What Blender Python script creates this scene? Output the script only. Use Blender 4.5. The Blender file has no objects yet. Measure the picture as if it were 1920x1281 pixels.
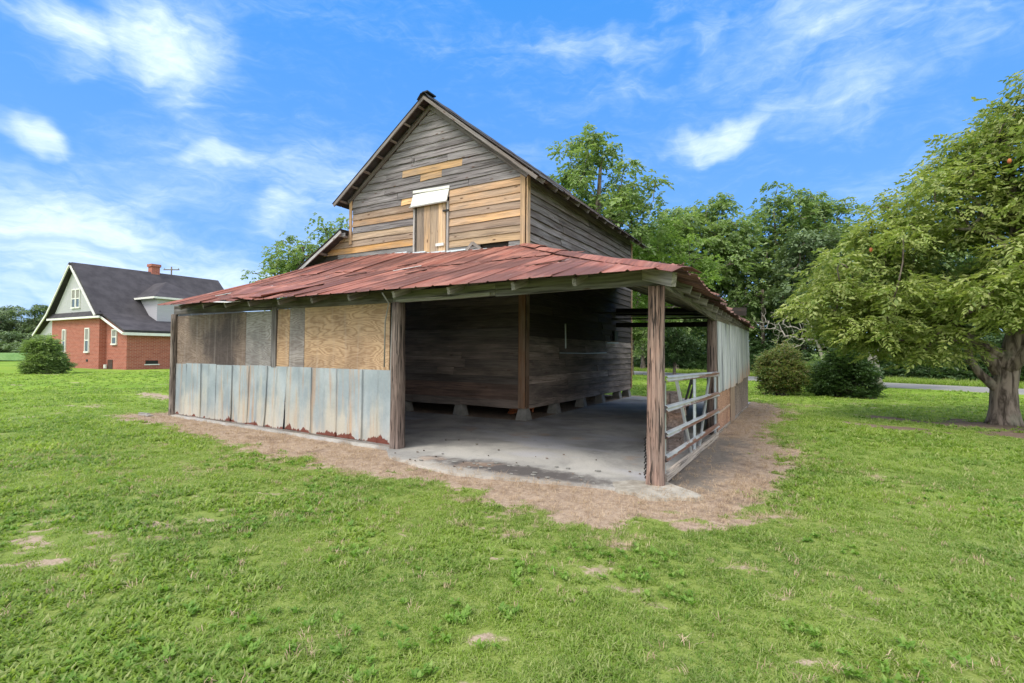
import bpy, math, random
import numpy as np
from mathutils import Vector, Matrix, noise as mnoise
R = random.Random(7)
NR = np.random.RandomState(11)
sc = bpy.context.scene
col = sc.collection
V = Vector

# ------------------------------------------------------------------ camera
F_PX, YAW, PITCH, ROLL = 958.55, math.radians(-30.05), math.radians(1.2032), math.radians(.3588)
CAM = V((1.540, -6.029, 1.55))
fw = V((math.sin(YAW)*math.cos(PITCH), math.cos(YAW)*math.cos(PITCH), math.sin(PITCH)))
rt = V((math.cos(YAW), -math.sin(YAW), 0)); up0 = rt.cross(fw)
r2 = rt*math.cos(ROLL) + up0*math.sin(ROLL); u2 = -rt*math.sin(ROLL) + up0*math.cos(ROLL)
cd = bpy.data.cameras.new('camera'); cam = bpy.data.objects.new('camera', cd); col.objects.link(cam)
cd.sensor_width = 36; cd.lens = F_PX/1920*36; cd.clip_end = 5000; cd.clip_start = .05
m3 = Matrix((r2, u2, -fw)).transposed()
cam.matrix_world = Matrix.Translation(CAM) @ m3.to_4x4()
sc.camera = cam

# ------------------------------------------------------------------ light
SUN_EL, SUN_AZ = 52, 204          # azimuth clockwise from +Y (the sun stands behind-left of the camera)
SUN_POWER, SKY_POWER, EXPOSURE = 1.0, .074, 1.5
sd = bpy.data.lights.new('sun', 'SUN'); sun = bpy.data.objects.new('sun', sd); col.objects.link(sun)
sd.energy = SUN_POWER; sd.angle = math.radians(18); sd.color = (1, .93, .82)
sv = V((math.sin(math.radians(SUN_AZ))*math.cos(math.radians(SUN_EL)), math.cos(math.radians(SUN_AZ))*math.cos(math.radians(SUN_EL)), math.sin(math.radians(SUN_EL))))
sun.rotation_euler = sv.to_track_quat('Z', 'Y').to_euler(); sun.location = (0, -20, 30)
sc.view_settings.view_transform = 'Standard'; sc.view_settings.look = 'None'
sc.view_settings.exposure = EXPOSURE; sc.view_settings.gamma = 1
sc.cycles.max_bounces = 6; sc.cycles.diffuse_bounces = 3; sc.cycles.transparent_max_bounces = 4
sc.cycles.use_denoising = True

class NT:
    """small wrapper for building node trees"""
    def __init__(s, tree): s.t = tree; tree.nodes.clear()
    def n(s, typ, props=None, **inp):
        o = s.t.nodes.new(typ)
        for k, v in (props or {}).items(): setattr(o, k, v)
        for k, v in inp.items():
            key = int(k[1:]) if k[0] == 'i' and k[1:].isdigit() else k.replace('_', ' ')
            sock = o.inputs[key]
            if isinstance(v, bpy.types.NodeSocket): s.t.links.new(v, sock)
            else: sock.default_value = v
        return o
    def m(s, op, a, b=0., c=0., clamp=False):
        return s.n('ShaderNodeMath', dict(operation=op, use_clamp=clamp), i0=a, i1=b, i2=c).outputs[0]
    def vm(s, op, a, b=(0, 0, 0)):
        o = s.n('ShaderNodeVectorMath', dict(operation=op), i0=a, i1=b); return o.outputs[0] if op not in ('LENGTH', 'DOT_PRODUCT') else o.outputs['Value']
    def mix(s, f, a, b, mode='MIX'):
        o = s.n('ShaderNodeMix', dict(data_type='RGBA', blend_type=mode, clamp_factor=True))
        for sock, v in ((o.inputs[0], f), (o.inputs[6], a), (o.inputs[7], b)):
            if isinstance(v, bpy.types.NodeSocket): s.t.links.new(v, sock)
            else: sock.default_value = v if not isinstance(v, tuple) or len(v) == 4 else (*v, 1)
        return o.outputs[2]
    def ss(s, v, a, b, lo=0., hi=1.):
        return s.n('ShaderNodeMapRange', dict(interpolation_type='SMOOTHSTEP'), Value=v, From_Min=a, From_Max=b, To_Min=lo, To_Max=hi).outputs[0]
    def lin(s, v, a, b, lo=0., hi=1.):
        return s.n('ShaderNodeMapRange', {}, Value=v, From_Min=a, From_Max=b, To_Min=lo, To_Max=hi).outputs[0]
    def map(s, v, scale=(1, 1, 1), loc=(0, 0, 0), rot=(0, 0, 0)):
        return s.n('ShaderNodeMapping', {}, Vector=v, Scale=scale, Location=loc, Rotation=rot).outputs[0]
    def noise(s, v, scale=1., detail=4., rough=.55, dist=0.):
        return s.n('ShaderNodeTexNoise', {}, Vector=v, Scale=scale, Detail=detail, Roughness=rough, Distortion=dist).outputs[0]

# ---- the sky: Nishita base and high thin clouds laid out by world direction
w = bpy.data.worlds.new('World'); sc.world = w; w.use_nodes = True
k = NT(w.node_tree)
sky = k.n('ShaderNodeTexSky', dict(sky_type='NISHITA', sun_disc=False, sun_elevation=math.radians(SUN_EL), sun_rotation=math.radians(SUN_AZ), air_density=1.0, dust_density=.4, ozone_density=3.0))
gen = k.n('ShaderNodeTexCoord').outputs['Generated']
d = k.vm('NORMALIZE', gen)
hf = V((math.sin(YAW), math.cos(YAW), 0)); hr = V((math.cos(YAW), -math.sin(YAW), 0))
da = k.vm('DOT_PRODUCT', d, tuple(hf)); db = k.vm('DOT_PRODUCT', d, tuple(hr))
dz = k.n('ShaderNodeSeparateXYZ', {}, Vector=d).outputs[2]
az = k.m('ARCTAN2', db, da); el = k.m('ARCSINE', dz)
ae = k.n('ShaderNodeCombineXYZ', {}, X=az, Y=el).outputs[0]
warp = k.n('ShaderNodeTexNoise', {}, Vector=ae, Scale=5., Detail=4., Roughness=.6)
aew = k.vm('ADD', ae, k.vm('SCALE', k.vm('SUBTRACT', warp.outputs['Color'], (.5, .5, .5)), (0, 0, 0)))
sc_node = aew.node.inputs[1].links[0].from_node; sc_node.inputs['Scale'].default_value = .16
def lobe(px, py, rx, ry, rot, amp):
    dx = px-960; D = math.hypot(958, dx)
    a0 = math.atan(dx/958); e0 = math.atan((657-py)/D)
    ra = rx*958/D**2; re = ry/D
    v = k.n('ShaderNodeVectorRotate', dict(rotation_type='Z_AXIS'), Vector=k.vm('SUBTRACT', aew, (a0, e0, 0)), Angle=math.radians(rot)).outputs[0]
    v = k.vm('MULTIPLY', v, (1/ra, 1/re, 0))
    return k.ss(k.vm('LENGTH', v), 1.0, 0.0, 0, amp)
lobes = [(300, 60, 230, 120, 10, 1.0), (120, 40, 170, 95, -15, .8), (330, 150, 110, 100, 25, .6), (40, 245, 120, 50, 0, 1.0), (425, 307, 180, 38, -6, 1.05), (330, 215, 90, 30, 12, .4), (100, 440, 380, 170, 0, 1.05), (300, 520, 480, 110, 0, .85), (520, 400, 160, 70, -35, .7),
         (560, 330, 160, 120, -30, .35), (1360, 240, 190, 55, -8, .8), (1480, 60, 380, 100, -14, .6), (1600, 170, 330, 80, -12, .6), (1240, 140, 160, 40, 8, .35), (1330, 90, 70, 120, 12, .5), (1120, 60, 260, 50, 8, .35), (1800, 60, 260, 80, -14, .3),
         (900, 600, 1700, 190, 0, .55), (330, 330, 330, 190, -20, .42), (620, 420, 260, 170, -30, .4), (1500, 130, 520, 190, -12, .2), (2300, 300, 300, 90, 0, .8), (-500, 200, 500, 150, 0, .8)]
tot = None
for L in lobes:
    s_ = lobe(*L); tot = s_ if tot is None else k.m('MAXIMUM', tot, s_)
st1 = k.noise(k.map(aew, (1.6, 6., 1), rot=(0, 0, .22)), 1.9, 9., .62, .7)
st2 = k.noise(k.map(ae, (3., 9., 1), rot=(0, 0, -.3)), 4.5, 7., .65, 1.2)
wisp = k.m('ADD', k.m('MULTIPLY', st1, .7), k.m('MULTIPLY', st2, .3))
dens = k.m('ADD', k.m('MULTIPLY', tot, .85), k.m('MULTIPLY', k.m('SUBTRACT', wisp, .5), 1.45))
veil = k.ss(dens, -.08, 1.0, 0, .95)
# bright cloud added out of view, above and behind the camera, for soft fill
gen2 = k.ss(k.noise(k.map(d, (1, 1, 1.6)), 1.5, 6., .6, .5), .30, .62, .35, .95)
out = k.m('MAXIMUM', k.ss(da, .35, -.25), k.ss(dz, .62, .85))
veil = k.m('MAXIMUM', veil, k.m('MULTIPLY', gen2, out))
hs = k.n('ShaderNodeHueSaturation', {}, Saturation=1.12, Value=1.15, Color=sky.outputs[0])
base = k.mix(1., hs.outputs[0], (.66, .95, 1.28), 'MULTIPLY')
grad = k.mix(k.m('POWER', k.lin(dz, 0., .62), .75), (1.5, 2.6, 4.8), (.30, 1.75, 4.8))      # deep clear summer blue, paler to the horizon
base = k.mix(.82, base, grad)
cl = k.mix(k.ss(wisp, .35, .7), (3.2, 4.3, 6.4), (5.2, 6.0, 7.2))
cl = k.mix(out, cl, (11., 10.8, 10.4))
skyc = k.mix(veil, base, cl)
bg = k.n('ShaderNodeBackground', {}, Color=skyc, Strength=SKY_POWER)
k.n('ShaderNodeOutputWorld', {}, Surface=bg.outputs[0])

# ------------------------------------------------------------------ helpers
def mat(name, rough=.85, metallic=0., spec=.3):
    m_ = bpy.data.materials.new(name); m_.use_nodes = True
    k = NT(m_.node_tree)
    b = k.n('ShaderNodeBsdfPrincipled', {}, Roughness=rough, Metallic=metallic)
    b.inputs['Specular IOR Level'].default_value = spec
    k.n('ShaderNodeOutputMaterial', {}, Surface=b.outputs[0])
    k.obj = k.n('ShaderNodeTexCoord').outputs['Object']
    g = k.n('ShaderNodeNewGeometry'); k.pos = g.outputs['Position']; k.geo = g
    oi = k.n('ShaderNodeObjectInfo'); k.rnd = oi.outputs['Random']; k.oc = oi.outputs['Color']
    k.b = b
    def out(c, h=None, strength=.4, dist=.01, rough=None):
        if isinstance(c, tuple): b.inputs['Base Color'].default_value = (*c, 1)
        else: k.t.links.new(c, b.inputs['Base Color'])
        if h is not None:
            bp = k.n('ShaderNodeBump', {}, Height=h, Strength=strength, Distance=dist)
            k.t.links.new(bp.outputs[0], b.inputs['Normal'])
        if rough is not None: k.t.links.new(rough, b.inputs['Roughness'])
        return m_
    k.out = out
    return k

def wood(name, weather=(.30, .29, .29), wamt=.5, contrast=1., knots=.8, crack=.7, th=.62, cs=(.8, 26), bump=.55):
    k = mat(name, .88, 0, .15)
    off = k.vm('SCALE', k.oc, (0, 0, 0))
    v = k.vm('ADD', k.obj, k.n('ShaderNodeCombineXYZ', {}, X=k.m('MULTIPLY', k.rnd, 37.), Y=k.m('MULTIPLY', k.rnd, 11.), Z=0.).outputs[0])
    vw = k.vm('ADD', v, k.n('ShaderNodeCombineXYZ', {}, X=0., Y=k.m('MULTIPLY', k.noise(v, 1.6, 2.), .05), Z=0.).outputs[0])
    g1 = k.noise(k.map(vw, (1.3, 32, 32)), 1., 6., .65)
    g2 = k.noise(k.map(vw, (2.2, 110, 110)), 1., 3., .6)
    br = k.noise(k.map(v, (.9, 3.5, 3.5)), 1., 4., .6)
    c = k.mix(k.ss(br, .35, .68, 0, wamt), k.oc, (*weather, 1))
    tone = k.m('ADD', k.lin(g1, .25, .75, 1-.5*contrast, 1+.38*contrast), k.lin(g2, .3, .7, -.14, .14))
    tone = k.m('MULTIPLY', tone, k.lin(k.rnd, 0, 1, .80, 1.18))
    c = k.mix(1., c, k.n('ShaderNodeCombineColor', {}, Red=tone, Green=tone, Blue=tone).outputs[0], 'MULTIPLY')
    cr = k.ss(k.noise(k.map(vw, (cs[0], cs[1], cs[1]), (5, 3, 1)), 1., 5., .5), th, th+.05, 0, crack)
    c = k.mix(cr, c, (.035, .03, .028, 1))
    vo = k.n('ShaderNodeTexVoronoi', {}, Vector=k.map(v, (2.2, 6.5, 6.5)), Scale=1.)
    kn = k.ss(vo.outputs['Distance'], .16, .05, 0, knots)
    c = k.mix(kn, c, (.10, .055, .035, 1))
    h = k.m('SUBTRACT', k.m('ADD', g1, k.m('MULTIPLY', g2, .5)), k.m('MULTIPLY', cr, 1.2))
    return k.out(c, h, bump, .008)

M = {}
M['wood'] = wood('weathered_wood', contrast=1.25, th=.60, bump=.8)
M['new'] = wood('fresh_pine', (.34, .27, .22), .62, .9, 1., .45)
M['dark'] = wood('dark_wood', (.07, .062, .058), .6, .9, .5, .5)  # dark wood; boards beneath the shed roof also carry painted shade
M['post'] = wood('post_wood', (.27, .225, .20), .7, 1.5, .5, .9, .555, (2.2, 52), 1.)

def simple(name, c, rough=.8, var=.15, scale=6., metallic=0.):
    k = mat(name, rough, metallic)
    n = k.noise(k.obj, scale, 5., .6)
    t = k.lin(n, .25, .75, 1-var, 1+var)
    cc = k.mix(1., (*c, 1), k.n('ShaderNodeCombineColor', {}, Red=t, Green=t, Blue=t).outputs[0], 'MULTIPLY')
    return k.out(cc, n, .2, .01)

def plywood():
    k = mat('plywood', .85, 0, .2)
    v = k.vm('ADD', k.obj, k.n('ShaderNodeCombineXYZ', {}, X=k.m('MULTIPLY', k.rnd, 23.), Y=k.m('MULTIPLY', k.rnd, 7.), Z=0.).outputs[0])
    low = k.noise(k.map(v, (.75, 3.2, 1)), 1., 2.5, .5, .5)
    rings = k.m('FRACT', k.m('MULTIPLY', k.m('ADD', low, k.m('MULTIPLY', k.noise(k.map(v, (6, 60, 1)), 1., 2.), .05)), 19.))
    rings = k.m('PINGPONG', rings, .5)
    grain = k.ss(rings, .0, .42)
    fine = k.noise(k.map(v, (3, 90, 1)), 1., 3.)
    blot = k.noise(v, 1.3, 6., .62)
    vert = k.noise(k.map(v, (9, .7, 1)), 1., 4.)
    c = k.mix(k.m('MULTIPLY', k.m('SUBTRACT', 1., grain), .62), k.oc, k.mix(1., k.oc, (.42, .34, .28, 1), 'MULTIPLY'))
    c = k.mix(k.ss(blot, .42, .66, 0, .6), c, k.mix(1., k.oc, (.42, .40, .42, 1), 'MULTIPLY'))
    st = k.vm('LENGTH', k.vm('MULTIPLY', k.vm('SUBTRACT', k.obj, (.55, -.05, 0)), (1.0, 1.1, 0)))
    isd = k.m('LESS_THAN', k.n('ShaderNodeSeparateColor', {}, Color=k.oc).outputs[0], .30)
    c = k.mix(k.m('MULTIPLY', isd, k.ss(k.m('ADD', st, k.lin(blot, .3, .7, -.5, .5)), 1.1, .35, 0, .85)), c, (.055, .045, .045, 1))
    c = k.mix(k.ss(vert, .5, .75, 0, .45), c, k.mix(.5, k.oc, (.40, .37, .35, 1)))
    t = k.lin(fine, .2, .8, .84, 1.14)
    c = k.mix(1., c, k.n('ShaderNodeCombineColor', {}, Red=t, Green=t, Blue=t).outputs[0], 'MULTIPLY')
    return k.out(c, k.m('ADD', grain, fine), .3, .004)
M['ply'] = plywood()

def galv():
    k = mat('galvanised_sheet', .55, .25, .5)
    sx = k.n('ShaderNodeSeparateXYZ', {}, Vector=k.pos)
    z = sx.outputs[2]; h = k.m('ADD', sx.outputs[0], sx.outputs[1])
    hv = k.n('ShaderNodeCombineXYZ', {}, X=h, Y=z, Z=k.m('MULTIPLY', k.rnd, .6)).outputs[0]
    spang = k.noise(hv, 26., 4., .6)
    big = k.noise(k.map(hv, (1, .7, 1)), 2.2, 4., .6)
    tone = k.m('ADD', k.lin(spang, .3, .7, -.05, .05), k.lin(k.rnd, 0, 1, -.05, .05))
    c = k.mix(k.ss(big, .35, .68), (.30, .345, .375, 1), (.42, .46, .48, 1))
    cream = k.ss(k.m('SUBTRACT', k.m('ADD', k.noise(k.map(hv, (5, .5, 1)), 1., 4.), k.m('MULTIPLY', big, .4)), k.m('MULTIPLY', z, .34)), .40, .74, 0, .7)
    c = k.mix(cream, c, (.56, .49, .38, 1))
    streak = k.ss(k.noise(k.map(hv, (9, .45, 1), (3, 1, 0)), 1., 4., .6), .55, .70, 0, .6)
    c = k.mix(streak, c, (.48, .28, .15, 1))
    edge = k.noise(k.map(hv, (2.6, .01, .01)), 1., 6., .7)
    spike = k.ss(k.noise(k.map(hv, (9, .01, .01), (7, 0, 0)), 1., 2.), .66, .74, 0, .30)
    lim = k.m('ADD', k.m('ADD', k.lin(edge, .38, .72, -.03, .20), spike), k.lin(h, -9.5, -4.2, .02, .08))
    rust = k.ss(k.m('SUBTRACT', lim, k.m('ADD', z, k.m('MULTIPLY', k.noise(hv, 40., 2.), .02))), -.004, .006)
    c = k.mix(rust, c, k.mix(k.noise(hv, 22., 4.), (.11, .03, .022, 1), (.22, .075, .05, 1)))
    t = k.m('ADD', 1., tone)
    c = k.mix(1., c, k.n('ShaderNodeCombineColor', {}, Red=t, Green=t, Blue=t).outputs[0], 'MULTIPLY')
    return k.out(c, k.noise(hv, 9., 3.), .12, .02, k.lin(rust, 0, 1, .5, .9))
M['galv'] = galv()

def sidemetal():
    k = mat('side_sheet', .5, .25, .5)
    s = k.n('ShaderNodeSeparateXYZ', {}, Vector=k.pos); y, z = s.outputs[1], s.outputs[2]
    hv = k.n('ShaderNodeCombineXYZ', {}, X=y, Y=z, Z=0.).outputs[0]
    n = k.noise(k.map(hv, (6, .6, 1)), 1., 4.)
    c = k.mix(k.ss(n, .35, .7), (.36, .385, .40, 1), (.53, .55, .56, 1))
    r_ = k.m('ADD', k.m('MULTIPLY', n, .8), k.m('SUBTRACT', k.m('MULTIPLY', y, .1), z))
    c = k.mix(k.ss(r_, -.05, .55, 0, .85), c, (.42, .25, .16, 1))
    return k.out(c, k.noise(hv, 12., 3.), .12, .01)
M['side_galv'] = sidemetal()

def redroof(name, a, b, dark, silver=.5):
    k = mat(name, .68, 0, .2)
    v = k.vm('ADD', k.pos, k.n('ShaderNodeCombineXYZ', {}, X=0., Y=k.m('MULTIPLY', k.rnd, 13.), Z=0.).outputs[0])
    n1 = k.noise(k.map(v, (5, .5, .5)), 1., 6., .65)
    n2 = k.noise(k.map(v, (.5, .8, .8)), 1., 4., .6)
    n3 = k.noise(k.map(v, (22, 1.6, 1.6)), 1., 4., .6)
    c = k.mix(k.ss(n1, .32, .68), (*a, 1), (*b, 1))
    c = k.mix(k.ss(k.m('ADD', n2, k.m('MULTIPLY', n3, .4)), .58, .80, 0, .85), c, (*dark, 1))
    c = k.mix(k.ss(k.noise(k.map(v, (8, .9, .9), (9, 2, 1)), 1., 6., .7), .64, .72, 0, silver), c, (.50, .46, .44, 1))
    t = k.lin(k.rnd, 0, 1, .90, 1.09)
    c = k.mix(1., c, k.n('ShaderNodeCombineColor', {}, Red=t, Green=t, Blue=t).outputs[0], 'MULTIPLY')
    return k.out(c, n3, .2, .01)
M['red'] = redroof('red_painted_tin', (.25, .085, .060), (.37, .170, .130), (.11, .05, .042), .6)
M['rusty'] = redroof('rusty_tin', (.13, .06, .045), (.22, .13, .11), (.06, .035, .03), .4)
M['darktin'] = redroof('dark_tin', (.05, .055, .065), (.09, .095, .105), (.06, .045, .04), .15)
def painted_rail():
    k = mat('gate_metal', .42, .5, .5)
    n = k.noise(k.map(k.obj, (1.1, 5, 5)), 1., 5., .65)
    y_ = k.n('ShaderNodeSeparateXYZ', {}, Vector=k.obj).outputs[1]
    c = k.mix(k.ss(k.noise(k.obj, 3., 4.), .3, .7), (.60, .61, .61, 1), (.74, .74, .72, 1))
    lo_ = k.m('ADD', k.lin(n, .3, .7, -.035, .035), k.lin(k.n('ShaderNodeSeparateColor', {}, Color=k.oc).outputs[0], 0, 1, -.04, .035))
    rs_ = k.m('MULTIPLY', k.ss(k.m('SUBTRACT', y_, lo_), .008, -.004), k.ss(y_, -.052, -.035))
    c = k.mix(k.m('MULTIPLY', rs_, .9), c, k.mix(k.noise(k.obj, 16., 3.), (.22, .07, .045, 1), (.46, .22, .12, 1)))
    return k.out(c, n, .1, .004)
M['gate'] = painted_rail()
M['bright'] = simple('bare_metal', (.62, .66, .68), .4, .1, 9, .6)
M['white'] = simple('white_paint', (.74, .74, .70), .6, .08, 3)
M['black'] = simple('black_paint', (.02, .02, .02), .5, .2, 8)
M['conc'] = simple('pier_concrete', (.25, .245, .225), .9, .3, 7)
k = mat('bark', .95, 0, .1)
n1 = k.noise(k.map(k.obj, (9, 9, 1.6)), 1., 6., .65, .6); n2 = k.noise(k.obj, 2.2, 4.)
c = k.mix(k.ss(n1, .38, .62), (.07, .055, .046, 1), (.27, .22, .185, 1)); c = k.mix(k.ss(n2, .5, .7, 0, .5), c, (.24, .25, .19, 1))
M['bark'] = k.out(c, n1, 1., .03)
M['greybark'] = simple('grey_bark', (.34, .31, .28), .95, .4, 7)
M['orange'] = simple('orange_scrap', (.40, .13, .05), .9, .5, 14)

def obj(name, me, m=None, parent=None, mw=None, kind=None, color=None):
    o = bpy.data.objects.new(name, me); col.objects.link(o)
    if m and not me.materials: me.materials.append(m)
    if parent is not None: o.parent = parent
    if mw is not None:
        WMAT[o.name] = mw.copy()
        base = Matrix.Translation(-wloc(parent)) if parent is not None else Matrix.Identity(4)
        o.matrix_local = base @ mw
    if kind: o['kind'] = kind
    if color: o.color = (*color, 1)
    return o
WL = {}; WMAT = {}
def wloc(o):
    if o is None: return V((0, 0, 0))
    return WL.get(o.name, V((0, 0, 0)))
def mesh(name, vs, fs, smooth=False):
    me = bpy.data.meshes.new(name); me.from_pydata([tuple(v) for v in vs], [], fs); me.update()
    if smooth: me.polygons.foreach_set('use_smooth', [True]*len(me.polygons))
    return me
def thing(name, label, cat, loc, group=None):
    o = bpy.data.objects.new(name, None); col.objects.link(o); o.location = loc; o.empty_display_size = .2
    o['label'] = label; o['category'] = cat
    if group: o['group'] = group
    WL[o.name] = V(loc); return o
def tag(o, label, cat, group=None):
    o['label'] = label; o['category'] = cat
    if group: o['group'] = group
    return o
def part(name, vs, fs, m, parent, color=None, smooth=False, kind=None):
    """mesh given in world coordinates, stored about the centre of its box so that textures sit on it"""
    a = np.array([tuple(v) for v in vs]); c = V(((a.min(0)+a.max(0))/2).tolist())
    me = mesh(name, [V(v)-c for v in vs], fs, smooth)
    return obj(name, me, m, parent, Matrix.Translation(c), kind, color)
def board(name, parent, p0, p1, wdir, w_, t, m, color=(.3, .3, .3), segs=1, warp=0., taper=0., rng=R, rough_end=0.):
    """box from p0 to p1; local X along it, Y along wdir (width w_), Z thickness t"""
    p0, p1 = V(p0), V(p1); L = (p1-p0).length; x = (p1-p0).normalized()
    y = V(wdir); y = (y - x*y.dot(x)).normalized(); z = x.cross(y)
    vs = []; fs = []
    ph = rng.uniform(0, 6)
    for i in range(segs+1):
        u = i/segs - .5
        dy = warp*math.sin(u*5+ph)*.5 + (rng.uniform(-warp, warp)*.5 if segs > 1 else 0); dz_ = warp*.6*math.sin(u*4+ph*2)
        ex = rng.uniform(-rough_end, rough_end) if i in (0, segs) else 0
        sw = 1-taper*(u+.5)
        for (a, b) in ((-1, -1), (1, -1), (1, 1), (-1, 1)):
            vs.append((u*L+ex*a, a*w_/2*sw+dy, b*t/2*sw+dz_))
    for i in range(segs):
        for j in range(4):
            a = i*4+j; b = i*4+(j+1) % 4
            fs.append((a, b, b+4, a+4))
    fs.append((3, 2, 1, 0)); n = segs*4; fs.append((n, n+1, n+2, n+3))
    me = mesh(name, vs, fs)
    mw = Matrix((x, y, z)).transposed().to_4x4(); mw.translation = (p0+p1)/2
    return obj(name, me, m, parent, mw, None, color)
def tube(pts, rads, n=8, cap=True):
    """vertices and faces of a tapered tube through pts"""
    vs, fs = [], []; pts = [V(p) for p in pts]; prev = None
    for i, p in enumerate(pts):
        a = pts[max(i-1, 0)]; b = pts[min(i+1, len(pts)-1)]
        t = (b-a).normalized() if (b-a).length > 1e-6 else V((0, 0, 1))
        if prev is None: prev = t.orthogonal().normalized()
        x = (prev - t*prev.dot(t)); x = x.normalized() if x.length > 1e-6 else t.orthogonal().normalized(); prev = x
        y = t.cross(x)
        for j in range(n):
            an = 2*math.pi*j/n; vs.append(p + (x*math.cos(an)+y*math.sin(an))*rads[i])
    for i in range(len(pts)-1):
        for j in range(n):
            a = i*n+j; b = i*n+(j+1) % n; fs.append((a, b, b+n, a+n))
    if cap: fs.append(tuple(range(n-1, -1, -1))); fs.append(tuple(range((len(pts)-1)*n, len(pts)*n)))
    return vs, fs
def merge(lst):
    vs, fs = [], []
    for v, f in lst:
        o = len(vs); vs += v; fs += [tuple(i+o for i in q) for q in f]
    return vs, fs
def box(x0, x1, y0, y1, z0, z1):
    vs = [(x, y, z) for z in (z0, z1) for y in (y0, y1) for x in (x0, x1)]
    return vs, [(0, 2, 3, 1), (4, 5, 7, 6), (0, 1, 5, 4), (2, 6, 7, 3), (0, 4, 6, 2), (1, 3, 7, 5)]

# ---- value noise in numpy (same field for ground colour and for where grass grows)
_H = NR.rand(256, 256)
def vnoise(x, y, s=1., ox=0.):
    x = np.asarray(x)*s+ox+1000; y = np.asarray(y)*s+ox*1.7+1000
    xi = np.floor(x).astype(int); yi = np.floor(y).astype(int); fx = x-xi; fy = y-yi
    fx = fx*fx*(3-2*fx); fy = fy*fy*(3-2*fy)
    g = lambda a, b: _H[a % 256, b % 256]
    return (g(xi, yi)*(1-fx)+g(xi+1, yi)*fx)*(1-fy) + (g(xi, yi+1)*(1-fx)+g(xi+1, yi+1)*fx)*fy
def fbm(x, y, s=1., ox=0., o=4):
    r_, a, t = 0, 1, 0
    for i in range(o): r_ = r_+a*vnoise(x, y, s*2**i, ox+i*13.3); t += a; a *= .55
    return r_/t

# ---- scatter: one mesh object that carries its template shapes and its points
_sg = None
def scatter_group():
    global _sg
    if _sg: return _sg
    g = bpy.data.node_groups.new('scatter_pieces', 'GeometryNodeTree')
    g.interface.new_socket('Geometry', in_out='INPUT', socket_type='NodeSocketGeometry')
    g.interface.new_socket('Geometry', in_out='OUTPUT', socket_type='NodeSocketGeometry')
    N = g.nodes; Lk = g.links.new
    gi = N.new('NodeGroupInput'); go = N.new('NodeGroupOutput')
    def attr(name, t):
        a = N.new('GeometryNodeInputNamedAttribute'); a.data_type = t; a.inputs['Name'].default_value = name; return a.outputs['Attribute']
    tid = attr('tid', 'INT')
    cmp_ = N.new('FunctionNodeCompare'); cmp_.data_type = 'INT'; cmp_.operation = 'GREATER_EQUAL'
    Lk(tid, cmp_.inputs[2]); cmp_.inputs[3].default_value = 0
    sp = N.new('GeometryNodeSeparateGeometry'); sp.domain = 'POINT'
    Lk(gi.outputs[0], sp.inputs['Geometry']); Lk(cmp_.outputs[0], sp.inputs['Selection'])
    si = N.new('GeometryNodeSplitToInstances'); si.domain = 'FACE'
    Lk(sp.outputs[0], si.inputs['Geometry']); Lk(attr('tid', 'INT'), si.inputs['Group ID'])
    ip = N.new('GeometryNodeInstanceOnPoints')
    Lk(sp.outputs[1], ip.inputs['Points']); Lk(si.outputs[0], ip.inputs['Instance'])
    ip.inputs['Pick Instance'].default_value = True
    Lk(attr('pick', 'INT'), ip.inputs['Instance Index'])
    er = N.new('FunctionNodeEulerToRotation'); Lk(attr('rot', 'FLOAT_VECTOR'), er.inputs[0]); Lk(er.outputs[0], ip.inputs['Rotation'])
    Lk(attr('scl', 'FLOAT'), ip.inputs['Scale'])
    Lk(ip.outputs[0], go.inputs[0])
    _sg = g; return g
def bake(name, templates, P, rot, scl, pick, tv, m, parent=None, loc=(0, 0, 0)):
    """the same pieces as real geometry (crowns and shrubs)"""
    P = np.asarray(P)-np.array(loc); cx, cy, cz = np.cos(rot).T; sx, sy, sz = np.sin(rot).T
    RM = np.stack([np.stack([cy*cz, sx*sy*cz-cx*sz, cx*sy*cz+sx*sz], 1), np.stack([cy*sz, sx*sy*sz+cx*cz, cx*sy*sz-sx*cz], 1), np.stack([-sy, sx*cy, cx*cy], 1)], 1)
    VV, FF, TV, LC = [], [], [], []; off = 0
    for ti, (tvs, tfs, tl) in enumerate(templates):
        sel = np.where(pick == ti)[0]; T = np.array(tvs)
        if len(sel) == 0: continue
        v = np.einsum('nij,vj->nvi', RM[sel]*np.asarray(scl)[sel][:, None, None], T)+P[sel][:, None, :]
        f = np.array(tfs)[None]+(off+np.arange(len(sel))*len(T))[:, None, None]
        VV.append(v.reshape(-1, 3)); FF.append(f.reshape(-1, 3)); TV.append(np.repeat(np.asarray(tv)[sel], len(T))); LC.append(np.tile(tl, len(sel))); off += len(sel)*len(T)
    VV = np.concatenate(VV); FF = np.concatenate(FF); me = bpy.data.meshes.new(name)
    me.vertices.add(len(VV)); me.vertices.foreach_set('co', VV.astype(np.float32).ravel())
    me.loops.add(FF.size); me.loops.foreach_set('vertex_index', FF.astype(np.int32).ravel())
    me.polygons.add(len(FF)); me.polygons.foreach_set('loop_start', np.arange(0, FF.size, 3, dtype=np.int32)); me.polygons.foreach_set('loop_total', np.full(len(FF), 3, np.int32))
    me.update(calc_edges=True)
    for nm, dt in (('tv', TV), ('lc', LC)):
        a = me.attributes.new(nm, 'FLOAT', 'POINT'); a.data.foreach_set('value', np.concatenate(dt).astype(np.float32))
    return obj(name, me, m, parent, Matrix.Translation(V(loc)))
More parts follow.
